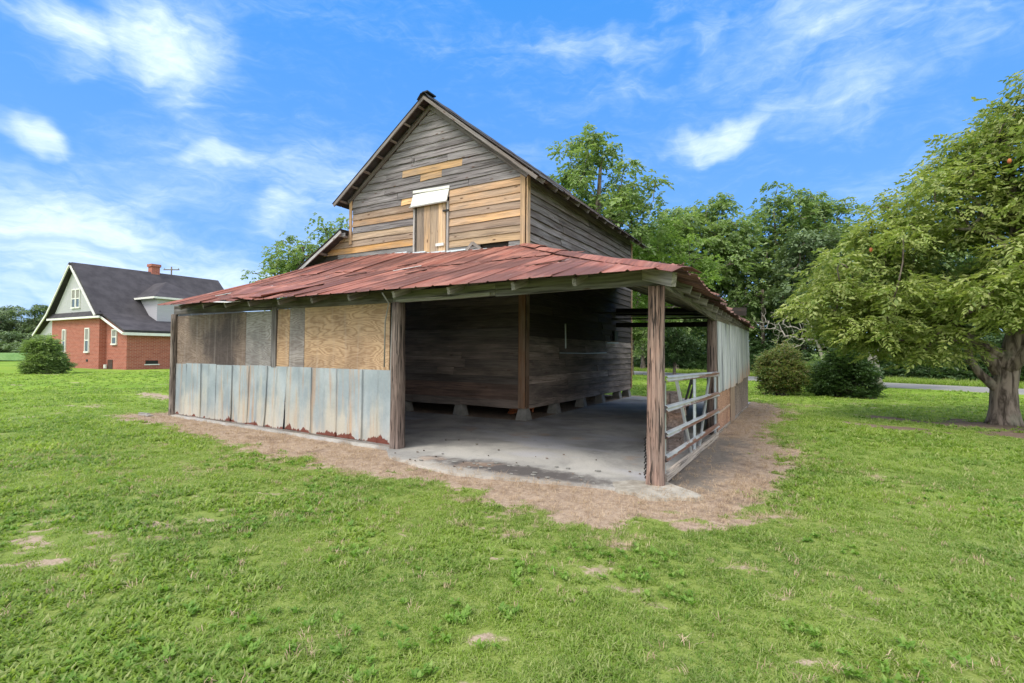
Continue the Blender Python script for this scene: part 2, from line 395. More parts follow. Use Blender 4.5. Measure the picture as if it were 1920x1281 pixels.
def scatter(name, templates, P, rot, scl, pick, tv, m, parent=None, loc=(0, 0, 0)):
    vs, fs, tid, lc = [], [], [], []
    for ti, (tvs, tfs, tl) in enumerate(templates):
        o = len(vs); vs += [tuple(v) for v in tvs]; fs += [tuple(i+o for i in f) for f in tfs]; tid += [ti]*len(tvs); lc += list(tl)
    nt = len(vs); n = len(P); L = np.array(loc)
    allv = np.vstack([np.array(vs), np.asarray(P)-L])
    me = bpy.data.meshes.new(name); me.from_pydata(allv.tolist(), [], fs); me.update()
    def A(nm, typ, data, key):
        a = me.attributes.new(nm, typ, 'POINT'); a.data.foreach_set(key, np.asarray(data).ravel())
    A('tid', 'INT', np.concatenate([np.array(tid), -np.ones(n)]).astype(np.int32), 'value')
    A('pick', 'INT', np.concatenate([np.zeros(nt), pick]).astype(np.int32), 'value')
    A('scl', 'FLOAT', np.concatenate([np.ones(nt), scl]).astype(np.float32), 'value')
    A('tv', 'FLOAT', np.concatenate([np.zeros(nt), tv]).astype(np.float32), 'value')
    A('lc', 'FLOAT', np.concatenate([np.array(lc), np.zeros(n)]).astype(np.float32), 'value')
    A('rot', 'FLOAT_VECTOR', np.vstack([np.zeros((nt, 3)), rot]).astype(np.float32), 'vector')
    o = obj(name, me, m, parent, Matrix.Translation(V(loc)))
    md = o.modifiers.new('scatter', 'NODES'); md.node_group = scatter_group()
    return o

def leafmat(name, a, b, c2, trans=.35, rough=.5, rim=None):
    """a..b by clump (tv), towards c2 by single leaf (lc)"""
    m_ = bpy.data.materials.new(name); m_.use_nodes = True; k = NT(m_.node_tree)
    tv = k.m('ADD', k.n('ShaderNodeAttribute', dict(attribute_type='INSTANCER', attribute_name='tv')).outputs['Fac'], k.n('ShaderNodeAttribute', dict(attribute_type='GEOMETRY', attribute_name='tv')).outputs['Fac'])
    lc = k.n('ShaderNodeAttribute', dict(attribute_type='GEOMETRY', attribute_name='lc')).outputs['Fac']
    c = k.mix(tv, (*a, 1), (*b, 1)); c = k.mix(k.m('MULTIPLY', lc, .8), c, (*c2, 1))
    if rim: c = k.mix(k.ss(k.m('MULTIPLY', tv, lc), .74, .80), c, (*rim, 1))
    bs = k.n('ShaderNodeBsdfPrincipled', {}, Base_Color=c, Roughness=rough); bs.inputs['Specular IOR Level'].default_value = .25
    tr = k.n('ShaderNodeBsdfTranslucent', {}, Color=k.mix(1., c, (1.5, 1.6, .8, 1), 'MULTIPLY'))
    mx = k.n('ShaderNodeMixShader', {}, i0=trans, i1=bs.outputs[0], i2=tr.outputs[0])
    k.n('ShaderNodeOutputMaterial', {}, Surface=mx.outputs[0]); return m_
M['lawn'] = leafmat('grass_blades', (.12, .225, .030), (.255, .36, .062), (.45, .46, .22), .45, .5)
M['straw'] = leafmat('dry_straw', (.38, .27, .18), (.58, .45, .32), (.22, .15, .10), .1, .8)
M['weeds'] = leafmat('weed_leaves', (.11, .23, .035), (.21, .35, .06), (.30, .41, .11), .4, .5)
M['leaf_hero'] = leafmat('olive_leaves', (.085, .15, .032), (.27, .345, .09), (.42, .45, .18), .35, .4)
M['leaf_mid'] = leafmat('mid_green_leaves', (.09, .16, .052), (.215, .31, .105), (.31, .38, .19), .35, .5)
M['leaf_light'] = leafmat('light_green_leaves', (.08, .16, .035), (.20, .30, .07), (.26, .35, .12), .4, .5)
M['leaf_dark'] = leafmat('dark_green_leaves', (.022, .055, .018), (.06, .11, .035), (.09, .14, .06), .25, .35)
M['leaf_pine'] = leafmat('blue_green_needles', (.065, .11, .055), (.16, .23, .11), (.22, .28, .15), .2, .6)
M['leaf_red'] = leafmat('nandina_leaves', (.06, .12, .035), (.17, .25, .08), (.30, .19, .10), .3, .5)

# ================================================================== ground
POLY = [(-12.6, -.25), (-9.74, -.54), (-7.65, -.78), (-5.41, -1.10), (-3.77, -1.32), (-2.65, -1.15), (-1.58, -1.33), (-.95, -1.72), (-.45, -1.85), (.09, -1.8), (.43, -1.33), (.6, -.9), (1.16, -.62), (1.0, .14), (1.46, 1.9), (1.28, 3.1), (.9, 4.6), (.9, 7.2), (1.15, 9.95), (.5, 11.6), (-.1, 12.0), (-2, 12.4), (-12.2, 12.4), (-12.4, .6)]
def polysd(x, y, poly):
    x = np.asarray(x, float); y = np.asarray(y, float); dmin = np.full(x.shape, 1e9); ins = np.zeros(x.shape, bool)
    for i in range(len(poly)):
        x0, y0 = poly[i]; x1, y1 = poly[(i+1) % len(poly)]
        ex, ey = x1-x0, y1-y0; t = np.clip(((x-x0)*ex+(y-y0)*ey)/(ex*ex+ey*ey), 0, 1)
        dmin = np.minimum(dmin, np.hypot(x-x0-t*ex, y-y0-t*ey))
        c_ = ((y0 > y) != (y1 > y)) & (x < (x1-x0)*(y-y0)/((y1-y0) if y1 != y0 else 1e-9)+x0); ins ^= c_
    return np.where(ins, -dmin, dmin)
PATCH = [(-17.3, 3.0, 3.4, .55, -.15), (3.6, 9.2, 1.6, .55, -.5), (5.2, 9.4, 1.5, 1.1, 0), (5.0, 7.6, .9, .55, -.6), (3.1, 7.6, 1.1, .4, -.5), (6.5, 8.0, 1.5, .7, -.4), (-41.4, 7.4, 2.2, 1.2, 0), (.66, 15.9, 1.1, .5, 0), (2.75, 16.4, 1.1, .5, 0),
         ]
rp = random.Random(5)
for i in range(46): PATCH.append((rp.uniform(-7, 3.5), rp.uniform(-4.9, -1.9), rp.uniform(.06, .22), rp.uniform(.04, .09), rp.uniform(-.4, .8)))
for i in range(14): PATCH.append((rp.uniform(-1.4, 1.2), rp.uniform(-2.8, -1.9), rp.uniform(.12, .32), rp.uniform(.05, .1), rp.uniform(-.3, .3)))
def dirtf(x, y):
    n = fbm(x, y, 1.3, 3.); n2 = fbm(x, y, 5., 9., 3)
    d_ = polysd(x, y, POLY) + (n-.5)*1.0 + (n2-.5)*.9 + (fbm(x, y, 14., 5., 2)-.5)*.4
    v = np.clip(.5 - d_/.5, 0, 1)
    for (cx, cy, rx, ry, a) in PATCH:
        ca, sa = math.cos(a), math.sin(a); u = ((x-cx)*ca+(y-cy)*sa)/rx; q = (-(x-cx)*sa+(y-cy)*ca)/ry
        v = np.maximum(v, np.clip(1.25-np.hypot(u, q)-(n2-.5)*1.6-(n-.5)*.8, 0, 1)*(.62 if rx < .4 else .9))
    thin = np.clip((fbm(x, y, .9, 31., 4)-.50)*5, 0, 1)*np.clip((fbm(x, y, 6., 17., 3)-.42)*6, 0, 1)
    return np.clip(np.maximum(v, thin*.6), 0, 1)

def axis(a, b, step, ext):
    c = list(np.arange(a, b+1e-6, step)); s = step; lo = a; pre = []
    while lo > -ext: s *= 1.35; lo -= s; pre.append(lo)
    s = step; hi = b; post = []
    while hi < ext: s *= 1.35; hi += s; post.append(hi)
    return np.array(pre[::-1]+c+post)
gx = axis(-21, 10, .1, 1500); gy = axis(-6.5, 17, .1, 1500)
X, Y = np.meshgrid(gx, gy); nx, ny = len(gx), len(gy)
Z = (fbm(X, Y, .7, 50., 3)-.5)*.03 - .012
Z = np.where((X > -12.6) & (X < .9) & (Y > -1.3) & (Y < 12.3), np.minimum(Z, -.004)*.5, Z)
vs = np.stack([X.ravel(), Y.ravel(), Z.ravel()], 1)
idx = np.arange(nx*ny).reshape(ny, nx)
q = np.stack([idx[:-1, :-1].ravel(), idx[:-1, 1:].ravel(), idx[1:, 1:].ravel(), idx[1:, :-1].ravel()], 1)
gme = bpy.data.meshes.new('ground'); gme.vertices.add(len(vs)); gme.vertices.foreach_set('co', vs.ravel())
gme.loops.add(len(q)*4); gme.loops.foreach_set('vertex_index', q.ravel().astype(np.int32))
gme.polygons.add(len(q)); gme.polygons.foreach_set('loop_start', np.arange(0, len(q)*4, 4, dtype=np.int32)); gme.polygons.foreach_set('loop_total', np.full(len(q), 4, np.int32))
gme.update(calc_edges=True); gme.polygons.foreach_set('use_smooth', [True]*len(q))
a = gme.attributes.new('dirt', 'FLOAT', 'POINT'); a.data.foreach_set('value', dirtf(X.ravel(), Y.ravel()).astype(np.float32))
k = mat('lawn_ground', .95, 0, .1)
at_ = k.n('ShaderNodeAttribute', dict(attribute_type='GEOMETRY', attribute_name='dirt')).outputs['Fac']
p = k.pos
big = k.noise(p, .12, 4., .6); mid = k.noise(p, .9, 5., .6); fine = k.noise(p, 14., 6., .7); vf = k.noise(p, 70., 4., .7)
g = k.mix(k.ss(big, .38, .64), (.15, .265, .028, 1), (.225, .335, .042, 1))
g = k.mix(k.ss(mid, .40, .70, 0, .55), g, (.29, .36, .07, 1))
g = k.mix(k.ss(fine, .45, .65, 0, .45), g, (.11, .20, .02, 1))
near = k.ss(k.n('ShaderNodeVectorMath', dict(operation='DISTANCE'), i0=p, i1=(1.5, -6, 0)).outputs['Value'], 9., 26.)
under = k.mix(k.ss(vf, .35, .7), (.12, .15, .04, 1), (.27, .28, .12, 1))
g = k.mix(k.m('MULTIPLY', k.m('SUBTRACT', 1., near), .6), g, under)
dirt = k.mix(k.ss(fine, .3, .7), (.25, .18, .13, 1), (.44, .34, .255, 1))
dirt = k.mix(k.ss(vf, .45, .7, 0, .6), dirt, (.58, .48, .385, 1))
dirt = k.mix(k.ss(k.noise(p, 1.7, 5., .65), .50, .66, 0, .65), dirt, (.19, .135, .10, 1))
sx = k.n('ShaderNodeSeparateXYZ', {}, Vector=p)
gs = k.m('MULTIPLY', k.ss(k.m('ADD', sx.outputs[0], k.lin(mid, .3, .7, -.35, .35)), .75, .3), k.m('MULTIPLY', k.ss(sx.outputs[1], -.3, .3), k.ss(sx.outputs[1], 4.6, 3.6)))
gs = k.m('MULTIPLY', gs, k.ss(sx.outputs[0], -.1, .0))
dirt = k.mix(k.m('MULTIPLY', gs, .75), dirt, k.mix(fine, (.09, .085, .08, 1), (.20, .19, .17, 1)))
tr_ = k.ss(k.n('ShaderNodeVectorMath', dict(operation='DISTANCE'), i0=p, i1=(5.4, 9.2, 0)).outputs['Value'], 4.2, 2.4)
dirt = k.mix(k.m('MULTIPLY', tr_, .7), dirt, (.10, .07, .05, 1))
mask = k.ss(k.m('ADD', at_, k.m('MULTIPLY', k.m('SUBTRACT', fine, .5), .9)), .38, .62)
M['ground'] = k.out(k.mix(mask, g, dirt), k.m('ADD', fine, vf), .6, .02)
obj('ground', gme, M['ground'], None, None, 'structure')

def road_y(x, far): return (30.75-.50*x) if far else (26.15-.466*x)
k = mat('asphalt', .9, 0, .2)
n = k.noise(k.pos, 30., 4., .7); n2 = k.noise(k.pos, .5, 4.)
M['road'] = k.out(k.mix(k.ss(n2, .3, .7), k.mix(n, (.17, .17, .17, 1), (.27, .27, .265, 1)), (.27, .265, .255, 1)), n, .2, .01)
vs, fs = [], []
xs = np.linspace(-260, 240, 80)
for x in xs:
    y0, y1 = road_y(x, 0), road_y(x, 1)
    vs += [(x, y0-.12, -.08), (x, y0, .035), (x, (y0+y1)/2, .075), (x, y1, .035), (x, y1+.12, -.08)]
for i in range(len(xs)-1):
    for j in range(4): a = i*5+j; fs.append((a, a+5, a+6, a+1)[::-1])
part('road', vs, fs, M['road'], None, kind='structure')

# ---- concrete slab
k = mat('old_concrete', .85, 0, .25)
p = k.pos; n1 = k.noise(p, .8, 6., .62, .4); n2 = k.noise(p, 5., 6., .7); n3 = k.noise(p, 40., 3., .7)
c = k.mix(k.ss(n1, .35, .66), (.25, .245, .235, 1), (.47, .455, .42, 1))
c = k.mix(k.ss(k.noise(k.map(p, (.5, .9, 1), (4, 2, 0)), 1.2, 4.), .5, .68, 0, .8), c, (.43, .43, .46, 1))
sx = k.n('ShaderNodeSeparateXYZ', {}, Vector=p)
el_ = k.vm('LENGTH', k.vm('MULTIPLY', k.vm('SUBTRACT', p, (-1.75, -.28, 0)), (.62, 2.6, 0)))
c = k.mix(k.ss(k.m('ADD', el_, k.lin(n2, .2, .8, -.45, .45)), 1.15, .45, 0, .9), c, (.085, .075, .072, 1))
c = k.mix(k.ss(k.noise(k.map(p, (1, 1, 1), (9, 9, 0)), 1.1, 4.), .60, .70, 0, .45), c, (.42, .29, .20, 1))
c = k.mix(k.ss(n2, .63, .70, 0, .6), c, (.48, .46, .42, 1)); c = k.mix(k.ss(n2, .38, .30, 0, .5), c, (.12, .115, .11, 1))
c = k.mix(k.ss(k.m('ADD', sx.outputs[1], k.lin(n2, .3, .7, -.12, .12)), -.38, -.55, 0, .6), c, (.42, .38, .33, 1))
t = k.lin(n3, .2, .8, .86, 1.12)
M['slab'] = k.out(k.mix(1., c, k.n('ShaderNodeCombineColor', {}, Red=t, Green=t, Blue=t).outputs[0], 'MULTIPLY'), k.m('ADD', n2, n3), .25, .008)
SE = [(-11.6, .40), (-4.2, -.02), (-3.72, -.47), (-3.0, -.68), (-2.29, -.76), (-1.3, -.60), (-.75, -.42), (-.25, -.42), (.05, -.40)]
def slab_edge(x):
    return float(np.interp(x, [a for a, b in SE], [b for a, b in SE])) + (float(fbm(x, 3., 3., 5., 3))-.5)*.10
vs, fs = [], []
xs = np.concatenate([np.linspace(-11.55, -4.3, 20), np.linspace(-4.2, -.02, 70)])
for x in xs:
    y0 = slab_edge(x); y1 = 3.98 if x < -3.86 else 11.7
    for j in range(4): vs.append((x, y0+(y1-y0)*j/3, .026))
    vs.append((x, y0-.03, -.05))
n = len(xs)
for i in range(n-1):
    for j in range(3): a = i*5+j; fs.append((a, a+5, a+6, a+1))
    a = i*5; fs.append((a+4, a+9, a+5, a))
part('concrete_slab', vs, fs, M['slab'], None, kind='structure')
# pale footing pad round the corner post
pts = [(-.40, -.34), (-.28, -.50), (-.12, -.49), (.05, -.60), (.22, -.55), (.33, -.42), (.50, -.38), (.56, -.24), (.42, -.10), (.25, .02), (.06, .18), (-.14, .06), (-.30, .02), (-.46, -.18)]
vs = [(0, -.2, .031)]+[(a, b, .0295) for a, b in pts]+[(a*1.06, b*1.06+.01, -.03) for a, b in pts]; n = len(pts); fs = []
for i in range(n): j = (i+1) % n; fs += [(0, 1+i, 1+j), (1+i, 1+n+i, 1+n+j, 1+j)]
k = mat('footing_concrete', .9); n_ = k.noise(k.pos, 6., 6., .7)
M['pad'] = k.out(k.mix(k.ss(n_, .35, .65), (.27, .245, .205, 1), (.42, .395, .345, 1)), n_, .3, .01)
part('concrete_pad', vs, fs, M['pad'], None, kind='structure')

# ================================================================== the barn
barn = thing('tobacco_barn', 'tall weathered plank barn with steep gable and low red tin shed roof wrapped around it', 'barn', (-6.8, 8, 0))
BY = 4.17; BX = -4.0
APX, APZ = -6.75, 7.98; LEX, LEZ = -10.02, 5.68; REX, REZ = -3.5, 5.40
sl, sr = (APZ-LEZ)/(APX-LEX), (APZ-REZ)/(REX-APX)
GREY, TAN, ORG, LT, BRN = (.215, .195, .20), (.33, .24, .18), (.52, .335, .20), (.46, .34, .235), (.24, .17, .125)
# inner walls behind the siding
def sheath():
    def prof(y):
        return [(-9.58, y, .30), (BX-.03, y, .30), (BX-.03, y, 5.5), (BX-.03, y, APZ-.08-(BX-.03-APX)*sr), (APX, y, APZ-.10), (-9.58, y, APZ-.08-(APX+9.58)*sl)]
    a = prof(BY+.03); b = prof(12.1); n = 6
    return a+b, [tuple(range(n)), tuple(range(2*n-1, n-1, -1))]+[(i, (i+1) % n+0, (i+1) % n+n, i+n)[::-1] for i in range(n) if i != 0]+[(0, 1, 7, 6)[::-1]]
vs, fs = sheath(); part('wall', vs, fs, M['dark'], barn, (.045, .038, .034))
ZB, EX = .28, .1835
def fcol(kk, x):
    if kk < 20:
        c = R.choice([(.27, .215, .185), (.23, .19, .165), (.30, .24, .20), (.20, .17, .15)])
        if kk > 9: c = tuple(a*.6 for a in c)  # upper rows darkened: shade under the shed roof put into the colour
        if kk in (1, 2): c = (.27, .18, .145)
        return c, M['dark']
    rgt = x > -6.25
    if rgt and 20 <= kk <= 28:
        return {28: (ORG, 'new'), 27: (ORG, 'new'), 26: (ORG, 'new'), 25: (TAN, 'new'), 24: ((.58, .36, .19), 'new'), 23: (TAN, 'new'), 22: (LT, 'new'), 21: ((.50, .35, .21), 'new'), 20: ((.22, .21, .21), 'wood')}[kk]
    if x < -7.2 and 20 <= kk <= 27:
        return {27: (BRN, 'new'), 26: ((.50, .31, .18), 'new'), 25: (GREY, 'wood'), 24: (LT, 'new'), 23: (TAN, 'new'), 22: ((.60, .34, .14), 'new'), 21: ((.24, .23, .23), 'wood'), 20: (GREY, 'wood')}[kk]
    g = R.uniform(.8, 1.25); return (tuple(a*g for a in GREY), 'wood')
for kk in range(0, 42):
    z0 = ZB+kk*EX; zt = z0+EX
    xl = max(-9.56, APX-(APZ-.07-zt)/sl); xr = min(-4.13, APX+(APZ-.07-zt)/sr)
    if zt < 4.95 and kk >= 20: xl = max(-11.45, -9.72-(4.90-z0)/.55)
    if kk == 21: xl = -10.15
    if kk < 20: xl = -11.3
    if xr-xl < .15: continue
    cuts = [xl, xr]
    segs = []
    if 20 <= kk <= 27: segs = [(xl, -7.33), (-6.17, xr)] if kk < 27 else [(xl, -7.33), (-6.17, xr)]
    elif kk == 28: segs = [(xl, -7.76), (-7.75, -7.33), (-6.17, xr)]
    elif kk == 29: segs = [(xl, -7.9), (-7.88, -5.6), (-5.59, xr)]
    elif kk == 32: segs = [(xl, -8.3), (-8.29, -7.73), (-7.72, -5.79), (-5.78, xr)]
    elif kk == 31: segs = [(xl, -7.12), (-7.11, -6.42), (-6.41, xr)]
    else:
        n = 1 if (xr-xl) < 3 else R.choice([1, 2, 2, 3])
        c_ = sorted([xl+(xr-xl)*R.uniform(.2, .8) for _ in range(n-1)]); e_ = [xl]+c_+[xr]
        segs = [(e_[i]+(.002 if i else 0), e_[i+1]-.002) for i in range(len(e_)-1)]
    if kk == 20: segs = [(xl, -7.33), (-6.17, -5.25), (-4.45, xr)]
    if kk == 28: segs.append((-7.33, -6.17))
    for (a, b) in segs:
        if b-a < .08: continue
        xm = (a+b)/2
        c, mm = fcol(kk, xm)
        if (kk == 32 and -7.7 < xm < -5.8) or (kk == 31 and -7.1 < xm < -6.43) or (kk == 28 and -7.76 < xm < -7.33): c, mm = (.60, .38, .19), 'new'
        elif kk == 28 and xm < -6.2: c, mm = GREY, 'wood'
        if isinstance(mm, str): mm = M[mm]
        tl = R.uniform(-.008, .008); dz_ = R.uniform(-.006, .006)
        board('siding_board', barn, (a, BY-.022, z0+EX/2+dz_+tl), (b, BY-.022, z0+EX/2+dz_-tl), (0, .13, 1), EX+.022, .02, mm, c, 6, .009 if kk > 28 else .006, rough_end=.012)
# side wall facing the right bay
for kk in range(0, 29):
    z0 = ZB+kk*EX
    n = R.choice([2, 2, 3]); e_ = [BY+.08]+sorted([BY+7.9*R.uniform(.15, .85) for _ in range(n-1)])+[12.05]
    for i in range(n):
        a, b = e_[i]+.003, e_[i+1]-.003
        if b-a < .15: continue
        if kk < 19: c = R.choice([(.29, .235, .205), (.34, .275, .235), (.24, .20, .175), (.42, .34, .29)]) if kk < 9 else R.choice([(.075, .062, .055), (.10, .082, .07)]); mm = M['dark']  # dark tones of the higher rows hold the roof's shade
        else: g = R.uniform(.6, 1.35); c = (.17*g, .145*g, .135*g); mm = M['wood']  # darker than the gable boards: the sunless side is painted in
        tl = R.uniform(-.008, .008)
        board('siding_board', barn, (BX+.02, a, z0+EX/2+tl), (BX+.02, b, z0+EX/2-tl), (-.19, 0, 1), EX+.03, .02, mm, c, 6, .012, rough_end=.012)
# corner boards
board('corner_board', barn, (-4.065, BY-.055, 3.92), (-4.065, BY-.055, 5.66), (1, 0, 0), .125, .025, M['new'], (.60, .40, .23))
board('corner_board', barn, (BX+.045, BY+.01, 3.92), (BX+.045, BY+.01, 5.62), (0, 1, 0), .14, .025, M['new'], (.62, .42, .25))
board('corner_board', barn, (-4.07, BY-.055, .28), (-4.07, BY-.055, 3.915), (1, 0, 0), .17, .025, M['new'], (.27, .145, .08))
board('corner_board', barn, (BX+.045, BY+.01, .28), (BX+.045, BY+.01, 3.915), (0, 1, 0), .12, .025, M['new'], (.20, .125, .085))
board('corner_board', barn, (-9.62, BY-.055, 4.56), (-9.62, BY-.055, 5.80), (1, 0, 0), .10, .025, M['new'], (.52, .34, .20))
board('corner_board', barn, (BX+.045, 12.08, .3), (BX+.045, 12.08, 5.5), (0, 1, 0), .1, .025, M['new'], (.42, .26, .14))
# rear and left walls are plain boards, seen by nobody but closing the building
for zz in range(10):
    board('rear_board', barn, (-9.6, 12.13, .5+zz*.52), (-4.0, 12.13, .5+zz*.52), (0, 0, 1), .52, .02, M['wood'], (.15, .14, .14))
# loft door: four battens in a frame, white hood over it
door = None
door = part('loft_door', *box(-7.27, -6.21, BY-.03, BY-.005, 3.98, 5.33), M['dark'], barn, (.08, .07, .06))
WL[door.name] = V(((-7.27-6.21)/2, BY-.0175, (3.98+5.33)/2)) ; DC = WL[door.name]
def sub(o, parent):  # re-parent a board built in world space under a part
    mw = WMAT[o.name]
    o.parent = parent; o.matrix_local = Matrix.Translation(-DC) @ mw
for i, (a, b, c) in enumerate([(-7.19, -6.96, (.26, .21, .17)), (-6.95, -6.76, (.48, .31, .17)), (-6.75, -6.50, (.44, .33, .23)), (-6.49, -6.27, (.60, .42, .26))]):
    sub(board('door_board', barn, ((a+b)/2, BY-.045, 3.98), ((a+b)/2, BY-.045, 5.36), (1, 0, 0), b-a, .02, M['new'], c, 3, .003), door)
for x in (-7.285, -6.20): board('door_jamb', barn, (x, BY-.04, 3.97), (x, BY-.04, 5.3), (1, 0, 0), .05, .06, M['wood'], (.42, .39, .37))
board('door_sill', barn, (-7.45, BY-.09, 4.03), (-5.85, BY-.09, 3.985), (0, 1, 0), .12, .025, M['wood'], (.50, .50, .50))
vs = [(-7.34, BY-.03, 5.66), (-6.18, BY-.03, 5.66), (-6.20, BY-.13, 5.28), (-7.36, BY-.13, 5.28), (-7.34, BY-.03, 5.61), (-6.18, BY-.03, 5.61), (-6.20, BY-.10, 5.27), (-7.36, BY-.10, 5.27)]
hood = part('door_hood', vs, [(3, 2, 1, 0), (4, 5, 6, 7), (0, 1, 5, 4), (2, 3, 7, 6), (0, 4, 7, 3), (1, 2, 6, 5)], M['white'], barn)
board('hood_trim', barn, (-7.38, BY-.145, 5.28), (-6.18, BY-.145, 5.28), (0, 0, 1), .03, .02, M['wood'], (.4, .4, .38))
board('hood_trim', barn, (-7.34, BY-.045, 5.70), (-6.16, BY-.045, 5.66), (0, 0, 1), .07, .02, M['white'])
part('latch_plate', *box(-6.55, -6.30, BY-.09, BY-.06, 4.20, 4.27), M['white'], barn)
part('hinge', *box(-6.33, -6.16, BY-.10, BY-.06, 5.05, 5.09), M['black'], barn)
# flashing and loose bits where the shed roof meets the gable
part('flashing', *merge([box(-9.9+i*.62, -9.9+i*.62+.57, BY-.12, BY-.05, 4.12-.01*(i % 3)-(0 if i < 4 else .06*(i-3)*.6), 4.155-.01*(i % 3)-(0 if i < 4 else .06*(i-3)*.6)) for i in range(9)]), M['bright'], barn)
board('loose_board', barn, (-5.62, BY-.1, 3.97), (-5.40, BY-.13, 4.17), (0, 0, 1), .07, .02, M['wood'], (.30, .27, .25))
board('loose_board', barn, (-5.40, BY-.13, 4.17), (-5.18, BY-.1, 4.0), (0, 0, 1), .07, .02, M['wood'], (.20, .17, .15))
# main roof: tin sheets, rake boards, lookouts, ridge cap
def sheet(name, m, A, B, C, D, ribs, rh=.02, thick=.003, lift=0., nseg=4, parent=barn, sag=.0):
    """ribbed tin sheet; A-B is the lower edge, D-C the upper; ribs run from A-B to D-C"""
    A, B, C, D = map(V, (A, B, C, D)); nrm = (B-A).cross(D-A).normalized()
    us = [0]; rib_h = [rh]
    for i in range(ribs):
        u0 = i/ribs; du = 1/ribs; e = .028/((B-A).length or 1)
        us += [u0+e, u0+du-e, u0+du]; rib_h += [0, 0, rh]
    vs = []
    for j in range(nseg+1):
        t = j/nseg; P = A.lerp(D, t); Q = B.lerp(C, t)
        lz = lift*max(0, 1-t*nseg*.9)
        for u, h in zip(us, rib_h):
            off = h + lz*(u**2 if lift > 0 else (1-u)**2)*1. if lift else h
            off = h + abs(lz)*((u**2) if lift > 0 else (1-u)**2)
            vs.append(P.lerp(Q, u)+nrm*(off+sag*R.uniform(-1, 1)))
    n = len(us); fs = []
    for j in range(nseg):
        for i in range(n-1): a = j*n+i; fs.append((a, a+1, a+n+1, a+n))
    nb = len(vs); vs2 = [v-nrm*thick for v in vs]; vs += vs2
    fs += [tuple(i+nb for i in f[::-1]) for f in fs]
    for i in range(n-1): fs.append((i, i+nb, i+1+nb, i+1)); a = (n-1+0)*0+nseg*n+i; fs.append((a, a+1, a+1+nb, a+nb))
    for j in range(nseg):
        a = j*n; fs.append((a, a+n, a+n+nb, a+nb)); a = j*n+n-1; fs.append((a, a+nb, a+n+nb, a+n))
    return part(name, vs, fs, m, parent)
y = 3.80
while y < 12.5:
    y1 = min(y+.66, 12.62)
    sheet('roof_sheet', M['darktin'], (LEX, y1, LEZ), (LEX, y, LEZ), (APX, y, APZ), (APX, y1, APZ), 2, .018, sag=.002)
    sheet('roof_sheet', M['darktin'], (REX+R.uniform(-.03, .03), y, REZ), (REX+R.uniform(-.03, .03), y1, REZ), (APX, y1, APZ), (APX, y, APZ), 2, .018, sag=.002)
    y = y1+.001
for i in range(7):
    t = .06+i*.145
    x = LEX+(APX-LEX)*t; z = LEZ+(APZ-LEZ)*t-.045
    board('lookout', barn, (x, 3.86, z), (x, 4.6, z), (sl, 0, 1), .06, .05, M['wood'], (.25, .20, .18))
    x = REX+(APX-REX)*t; z = REZ+(APZ-REZ)*t-.045
    board('lookout', barn, (x, 3.86, z), (x, 4.6, z), (-sr, 0, 1), .06, .05, M['wood'], (.25, .20, .18))
nl = V((-sl, 0, 1)).normalized(); nr = V((sr, 0, 1)).normalized()
def rake(x0, z0, x1, z1, y, off, w_, t, c, nrm, seg=1):
    o_ = nrm*off; board('rake_board', barn, V((x0, y, z0))-o_, V((x1, y, z1))-o_, nrm, w_, t, M['wood'], c, seg, .004)
rake(LEX+.02, LEZ, APX-.01, APZ, 3.815, .055, .08, .03, (.22, .19, .18), nl, 4)
rake(LEX+.25, LEZ+.25*sl, APX-.02, APZ-.02, BY-.065, .12, .11, .03, (.17, .14, .13), nl, 4)
rake(REX-.02, REZ, APX+.01, APZ, 3.815, .055, .075, .03, (.22, .19, .175), nr, 4)
rake(REX-.35, REZ+.35*sr, APX+.02, APZ-.02, BY-.065, .13, .15, .03, (.20, .17, .16), nr, 4)
vs = []; fs = []
ys = np.linspace(3.74, 12.66, 26)
for yy in ys:
    j = R.uniform(-.012, .012)
    vs += [(APX-.17, yy, APZ-.11+j), (APX-.05, yy, APZ+.03+j), (APX+.07, yy, APZ+.035+j), (APX+.20, yy, APZ-.12+j)]
for i in range(len(ys)-1):
    for j in range(3): a = i*4+j; fs.append((a, a+4, a+5, a+1)[::-1])
part('ridge_cap', vs, fs, M['darktin'], barn)
vs, fs = box(APX-.02, APX+.16, 3.76, 4.1, APZ+.03, APZ+.06); part('ridge_patch', vs, fs, M['black'], barn)
yy = 4.15
while yy < 12.6:   # rafter tails under the right-hand eave
    x0, z0 = REX-.75, REZ+.75*sr-.09
    board('rafter', barn, (REX-.05, yy, REZ-.04), (x0, yy, z0), (0, 0, 1), .10, .05, M['wood'], (.20, .17, .155)); yy += .68
# the low roof on the left of the gable
sheet('roof_sheet', M['darktin'], (-11.75, 12.2, 3.78), (-11.75, 3.82, 3.78), (-9.68, 3.82, 4.90), (-9.68, 12.2, 4.90), 3, .018)
sheet('roof_sheet', M['darktin'], (-11.78, 4.6, 3.80), (-11.78, 3.79, 3.80), (-9.66, 3.79, 4.945), (-9.66, 4.6, 4.945), 2, .02, sag=.006)
nm = V((-.54, 0, 1)).normalized()
o_ = nm*.06; board('rake_board', barn, V((-11.7, 3.80, 3.81))-o_, V((-9.68, 3.80, 4.91))-o_, nm, .08, .03, M['wood'], (.40, .39, .40), 4, .004)
for t in (.2, .55, .95): x = -11.7+2.02*t; z = 3.81+1.1*t-.06; board('lookout', barn, (x, 3.84, z), (x, 4.4, z), (.54, 0, 1), .07, .05, M['wood'], (.28, .24, .22))
board('rake_board', barn, (-9.95, BY-.25, 4.82), (-9.62, BY-.25, 4.80), (0, 0, 1), .11, .03, M['wood'], (.30, .30, .32))
vs, fs = box(-11.5, -9.62, BY+.02, BY+.06, 2.5, 3.9); part('wall', vs, fs, M['dark'], barn, (.06, .055, .05))
